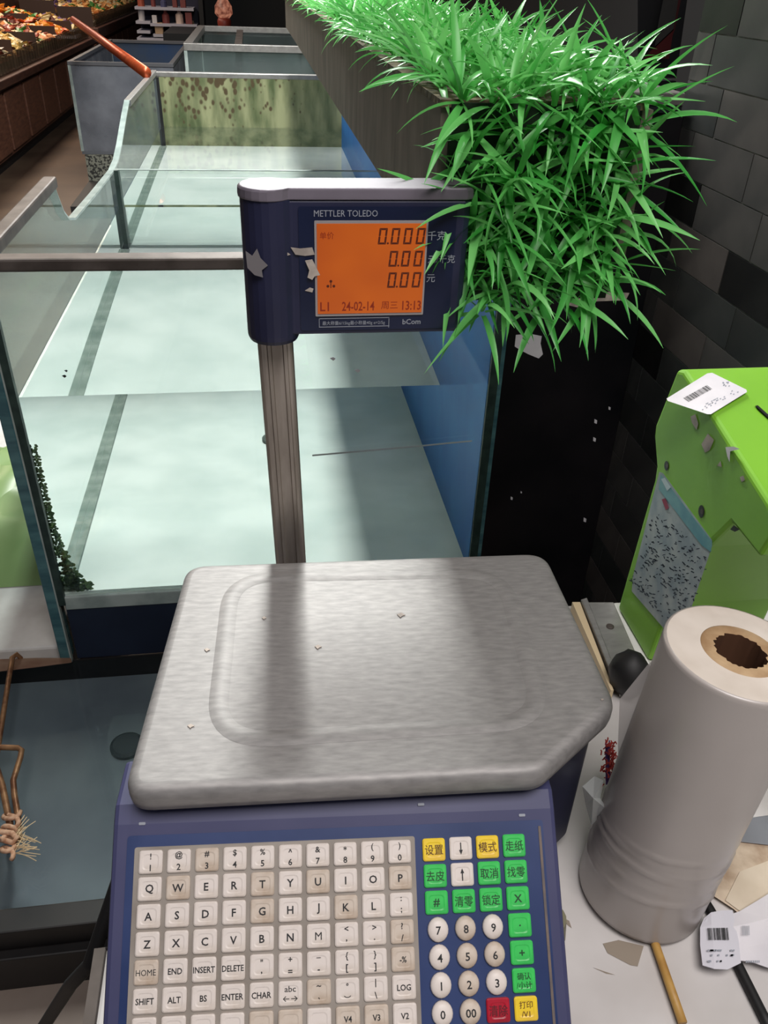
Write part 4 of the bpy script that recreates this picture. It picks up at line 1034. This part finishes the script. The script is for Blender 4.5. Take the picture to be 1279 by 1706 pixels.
# ================================================================== SNACK COUNTER ON THE LEFT
SX = -1.974
sn = thing('snack_counter', 'dark wooden snack counter with panelled doors along the aisle', 'counter', (SX - .5, 12, 0))
MB().box(SX - .95, SX - .06, 5.5, 19.5, 0, .09).build('plinth', dark, sn)
MB().box(SX - .95, SX - .02, 5.5, 19.5, .09, zr(-.86)).build('carcass', wood_cab, sn)
yy = 5.6
while yy < 19:
    MB().box(SX - .02, SX, yy, yy + .62, .12, zr(-.90)).build('door', wood_door, sn, bevel=.006); yy += .68
MB().box(SX - .97, SX + .05, 5.5, 12.3, zr(-.86), zr(-.80)).build('ledge', wood_cab, sn, bevel=.008)
MB().box(SX - .97, SX + .05, 12.5, 19.5, zr(-.84), zr(-.72)).build('ledge', wood_cab, sn, bevel=.008)
MB().box(SX - 1.2, SX - .95, 5.5, 19.5, 0, zr(-.2)).build('back_board', wood_cab, sn)
pal = [((206, 60, 34), (236, 120, 60)), ((222, 128, 42), (240, 180, 80)), ((196, 150, 70), (228, 196, 120)), ((150, 70, 52), (220, 150, 100)), ((226, 146, 50), (210, 90, 40)), ((120, 96, 140), (196, 160, 90)), ((214, 150, 90), (240, 190, 120)), ((190, 110, 60), (236, 170, 90))]
names = ['red', 'orange', 'straw yellow', 'brown', 'amber', 'mixed purple', 'peach', 'tan']
def heap_mat(i):
    M = bpy.data.materials.new('snack_wrap'); M.use_nodes = True; nt = M.node_tree; p = nt.nodes['Principled BSDF']; geo = nt.nodes.new('ShaderNodeNewGeometry')
    cr = nt.nodes.new('ShaderNodeValToRGB'); cr.color_ramp.interpolation = 'CONSTANT'; a, b_ = pal[i % 8]
    cs = [a, b_, a, (230, 214, 170), b_, (90, 40, 30) if i % 3 else (70, 130, 60), a]
    cr.color_ramp.elements[0].color = lin(cs[0]); cr.color_ramp.elements[1].color = lin(cs[-1]); cr.color_ramp.elements[1].position = .9
    for k in range(1, 6): e = cr.color_ramp.elements.new(k/6.5); e.color = lin(cs[k])
    nt.links.new(geo.outputs['Random Per Island'], cr.inputs[0]); nt.links.new(cr.outputs[0], p.inputs['Base Color']); p.inputs['Roughness'].default_value = .3; return M
def packet(c, s, rg):
    a, b_, t = rg.uniform(0, 6.28), rg.uniform(-.6, .6), rg.uniform(-.6, .6)
    M = Matrix.Translation(c) @ Matrix.Rotation(a, 4, 'Z') @ Matrix.Rotation(b_, 4, 'X') @ Matrix.Rotation(t, 4, 'Y')
    L, W, H = s*1.5, s, s*.4
    P = [(-L,-W,0),(L,-W,0),(L,W,0),(-L,W,0),(-L*.5,-W*.5,H),(L*.5,-W*.5,H),(L*.5,W*.5,H),(-L*.5,W*.5,H),(-L*.5,-W*.5,-H),(L*.5,-W*.5,-H),(L*.5,W*.5,-H),(-L*.5,W*.5,-H)]
    return [tuple(M @ Vector(p)) for p in P], [(0,1,5,4),(1,2,6,5),(2,3,7,6),(3,0,4,7),(4,5,6,7),(1,0,8,9),(2,1,9,10),(3,2,10,11),(0,3,11,8),(11,10,9,8)]
rg = random.Random(50); idx = 0
labn = ['nearest', 'second', 'third', 'fourth', 'fifth', 'sixth', 'seventh', 'farthest']
for tier in range(2):
    for k in range(7):
        y0 = 6.4 + k*.95 if k < 6 else 12.7; y1 = y0 + (.93 if k < 6 else 5.5)
        xb = SX - .02 - tier*.45; zb0 = zr(-.80) + tier*.06 + (.08 if k == 6 else 0)
        h = .14
        bn = thing('snack_bin', '%s clear snack bin in the %s row of the wooden counter' % (labn[k], 'front' if tier == 0 else 'back'), 'bin', (xb - .2, (y0+y1)/2, zb0), group='snack bins')
        MB().box(xb - .015, xb, y0, y1, zb0, zb0 + h).build('front_panel', acryl, bn)
        yc = y0
        while yc < y1 - .02:
            MB().box(xb, xb + .012, yc + .01, yc + .05, zb0 + .01, zb0 + h - .01).build('rib', acryl, bn); yc += .11
        MB().box(xb - .44, xb - .015, y0, y0 + .012, zb0, zb0 + h + .08).build('side_panel', mat('bin_side', (60, 44, 38), .5), bn)
        b = MB(); n_p = 130 if k < 6 else 420
        for q in range(n_p):
            u, v = rg.random(), rg.random()
            b.add(*packet(Vector((xb - .05 - u*.36, y0 + .05 + v*(y1-y0-.08), zb0 + .10 + .09*u + .05*math.sin(math.pi*v) + rg.uniform(-.03, .03))), rg.uniform(.022, .04), rg))
        b.add([(xb - .02, y0+.02, zb0+.08), (xb - .43, y0+.02, zb0+.17), (xb - .43, y1-.02, zb0+.17), (xb - .02, y1-.02, zb0+.08)], [(0, 1, 2, 3)])
        b.build('snack_heap', heap_mat(idx), kind='stuff', label='heap of %s wrapped snacks in the %s %s bin' % (names[idx % 8], labn[k], 'front' if tier == 0 else 'back'), cat='snacks')
        idx += 1

# ================================================================== GOODS SHELF AT THE END OF THE AISLE
YS = 13.5
s0 = A(224, 0, 1, YS); s1 = A(330, 0, 1, YS)
gs = thing('goods_shelf', 'dark blue goods shelf with white ledges at the aisle end', 'shelf', ((s0[0]+s1[0])/2, YS, 0))
navy_s = mat('navy_back', (22, 24, 52), .6)
MB().box(s0[0], s1[0], YS + .45, YS + .5, 0, 2.2).build('back_board', navy_s, gs)
MB().box(s1[0], s1[0] + .06, YS - .05, YS + .5, 0, 2.2).build('side_board', dark, gs)
whs = mat('white_ledge', (178, 180, 196), .5)
lev = []
for (py, x0_, x1_) in ((12, 224, 322), (40, 250, 328), (36, 226, 250), (58, 255, 326), (52, 228, 250), (64, 228, 326)):
    a = A(x0_, py, 1, YS); b_ = A(x1_, py, 1, YS); z = a[2]; lev.append((z, a[0], b_[0]))
    MB().box(a[0], b_[0], YS, YS + .44, z - .025, z + .01).build('ledge', whs, gs)
rg = random.Random(77)
goods = [mat('good_%d' % i, c, .5) for i, c in enumerate([(200, 200, 205), (160, 80, 60), (70, 74, 110), (176, 150, 120), (120, 60, 60), (210, 190, 180)])]
gcol = ['white', 'red-brown', 'slate blue', 'tan', 'maroon', 'pale pink']
for li, (z, x0_, x1_) in enumerate(lev[:4]):
    x = x0_ + .03; nth = 0
    while x < x1_ - .08:
        wdt = rg.uniform(.05, .12); h = rg.uniform(.10, .19); k = rg.randrange(6); od = ('first', 'second', 'third', 'fourth', 'fifth', 'sixth', 'seventh', 'eighth', 'ninth', 'tenth', 'eleventh', 'twelfth')[min(nth, 11)]; nth += 1
        if rg.random() < .5:
            b = MB().loft([[(x + wdt/2 + rr*math.cos(a), YS + .1 + rr*math.sin(a), z + .01 + zz) for a in np.linspace(0, 6.283, 10, endpoint=False)] for rr, zz in ((wdt*.45, 0), (wdt*.45, h*.65), (wdt*.2, h*.82), (wdt*.2, h))])
            nm = 'bottle'; lb = '%s bottle %s from left on the %s ledge of the far goods shelf' % (gcol[k], od, ('top', 'second', 'short', 'lower')[li])
        else:
            b = MB().box(x, x + wdt, YS + .03, YS + .16, z + .01, z + .01 + h*.8); nm = 'carton'; lb = '%s carton %s from left on the %s ledge of the far goods shelf' % (gcol[k], od, ('top', 'second', 'short', 'lower')[li])
        b.build(nm, goods[k], label=lb, cat=nm, group='goods on the far shelf', bevel=.004 if nm == 'carton' else 0)
        x += wdt + rg.uniform(.02, .08)
# glowing jar lamp beyond the far tank
jp = A(374, 44, 1, 10.5)
jl = thing('jar_lamp', 'small glowing pink and white jar lamp beyond the far tank', 'lamp', (jp[0], 10.5, jp[2] - .05))
def lat(prof, c, n=14): return MB().loft([[(c[0] + r*math.cos(a), c[1] + r*math.sin(a), c[2] + z) for a in np.linspace(0, 6.283, n, endpoint=False)] for r, z in prof])
lat(((.06, -.05), (.07, .0), (.075, .05), (.06, .08)), jp).build('base', mat('jar_base', (120, 40, 26), .5), jl, smooth=True)
lat(((.06, .08), (.095, .12), (.09, .19), (.05, .25), (.04, .31), (.02, .34)), jp).build('jar_glass', emit('jar_glow', (226, 150, 120), .45, (110, 46, 36), 24), jl, smooth=True)
pd = A(360, 60, 1, 10.5)
MB().box(-.9, .8, 10.0, 11.2, 0, jp[2] - .05).build('dark_stall', dark, label='low dark stall counter behind the far tank', cat='stall')
MB().box(-.75, 1.0, 15.5, 15.7, 0, 2.4).build('dark_partition', dark, label='black partition board far behind the tanks', cat='partition')

# poster board leaning in the corner at upper right
pb_ = thing('banner_board', 'grey and red banner board leaning in the corner behind the grass', 'banner', (.85, 2.2, 0))
def bq(pts, y, off, name, m_):
    MB().loft([[tuple(A(x, yy, 1, y - o_)) for x, yy in pts] for o_ in (off, off + .004)]).build(name, m_, pb_)
bq([(1062, -40), (1150, -40), (1126, 130), (1062, 130)], 2.2, -.02, 'board', mat('board_black', (16, 14, 18), .6))
bq([(1113, -40), (1138, -40), (1122, 50), (1090, 80), (1096, 40)], 2.2, 0, 'grey_panel', mat('board_grey', (58, 55, 53), .6))
bq([(1122, 48), (1114, 98), (1072, 98), (1090, 78)], 2.2, 0, 'red_panel', mat('board_red', (84, 8, 11), .6))
bq([(1136, -40), (1142, -40), (1124, 50), (1120, 60)], 2.2, .001, 'red_edge', mat('board_red2', (70, 10, 14), .6))
MB().loft([[tuple(p) for p in (A(1062, 135, 1, 2.2), A(1126, 135, 1, 2.2))] + [tuple(p) for p in (A(1126, 300, 1, 2.2), A(1062, 300, 1, 2.2))], [(p[0], p[1] + .03, p[2]) for p in (A(1062, 135, 1, 2.2), A(1126, 135, 1, 2.2), A(1126, 300, 1, 2.2), A(1062, 300, 1, 2.2))]]).build('stand', dark, pb_)
MB().box(.68, .95, 2.18, 2.24, 0, A(1090, 128, 1, 2.2)[2]).build('stand', dark, pb_)
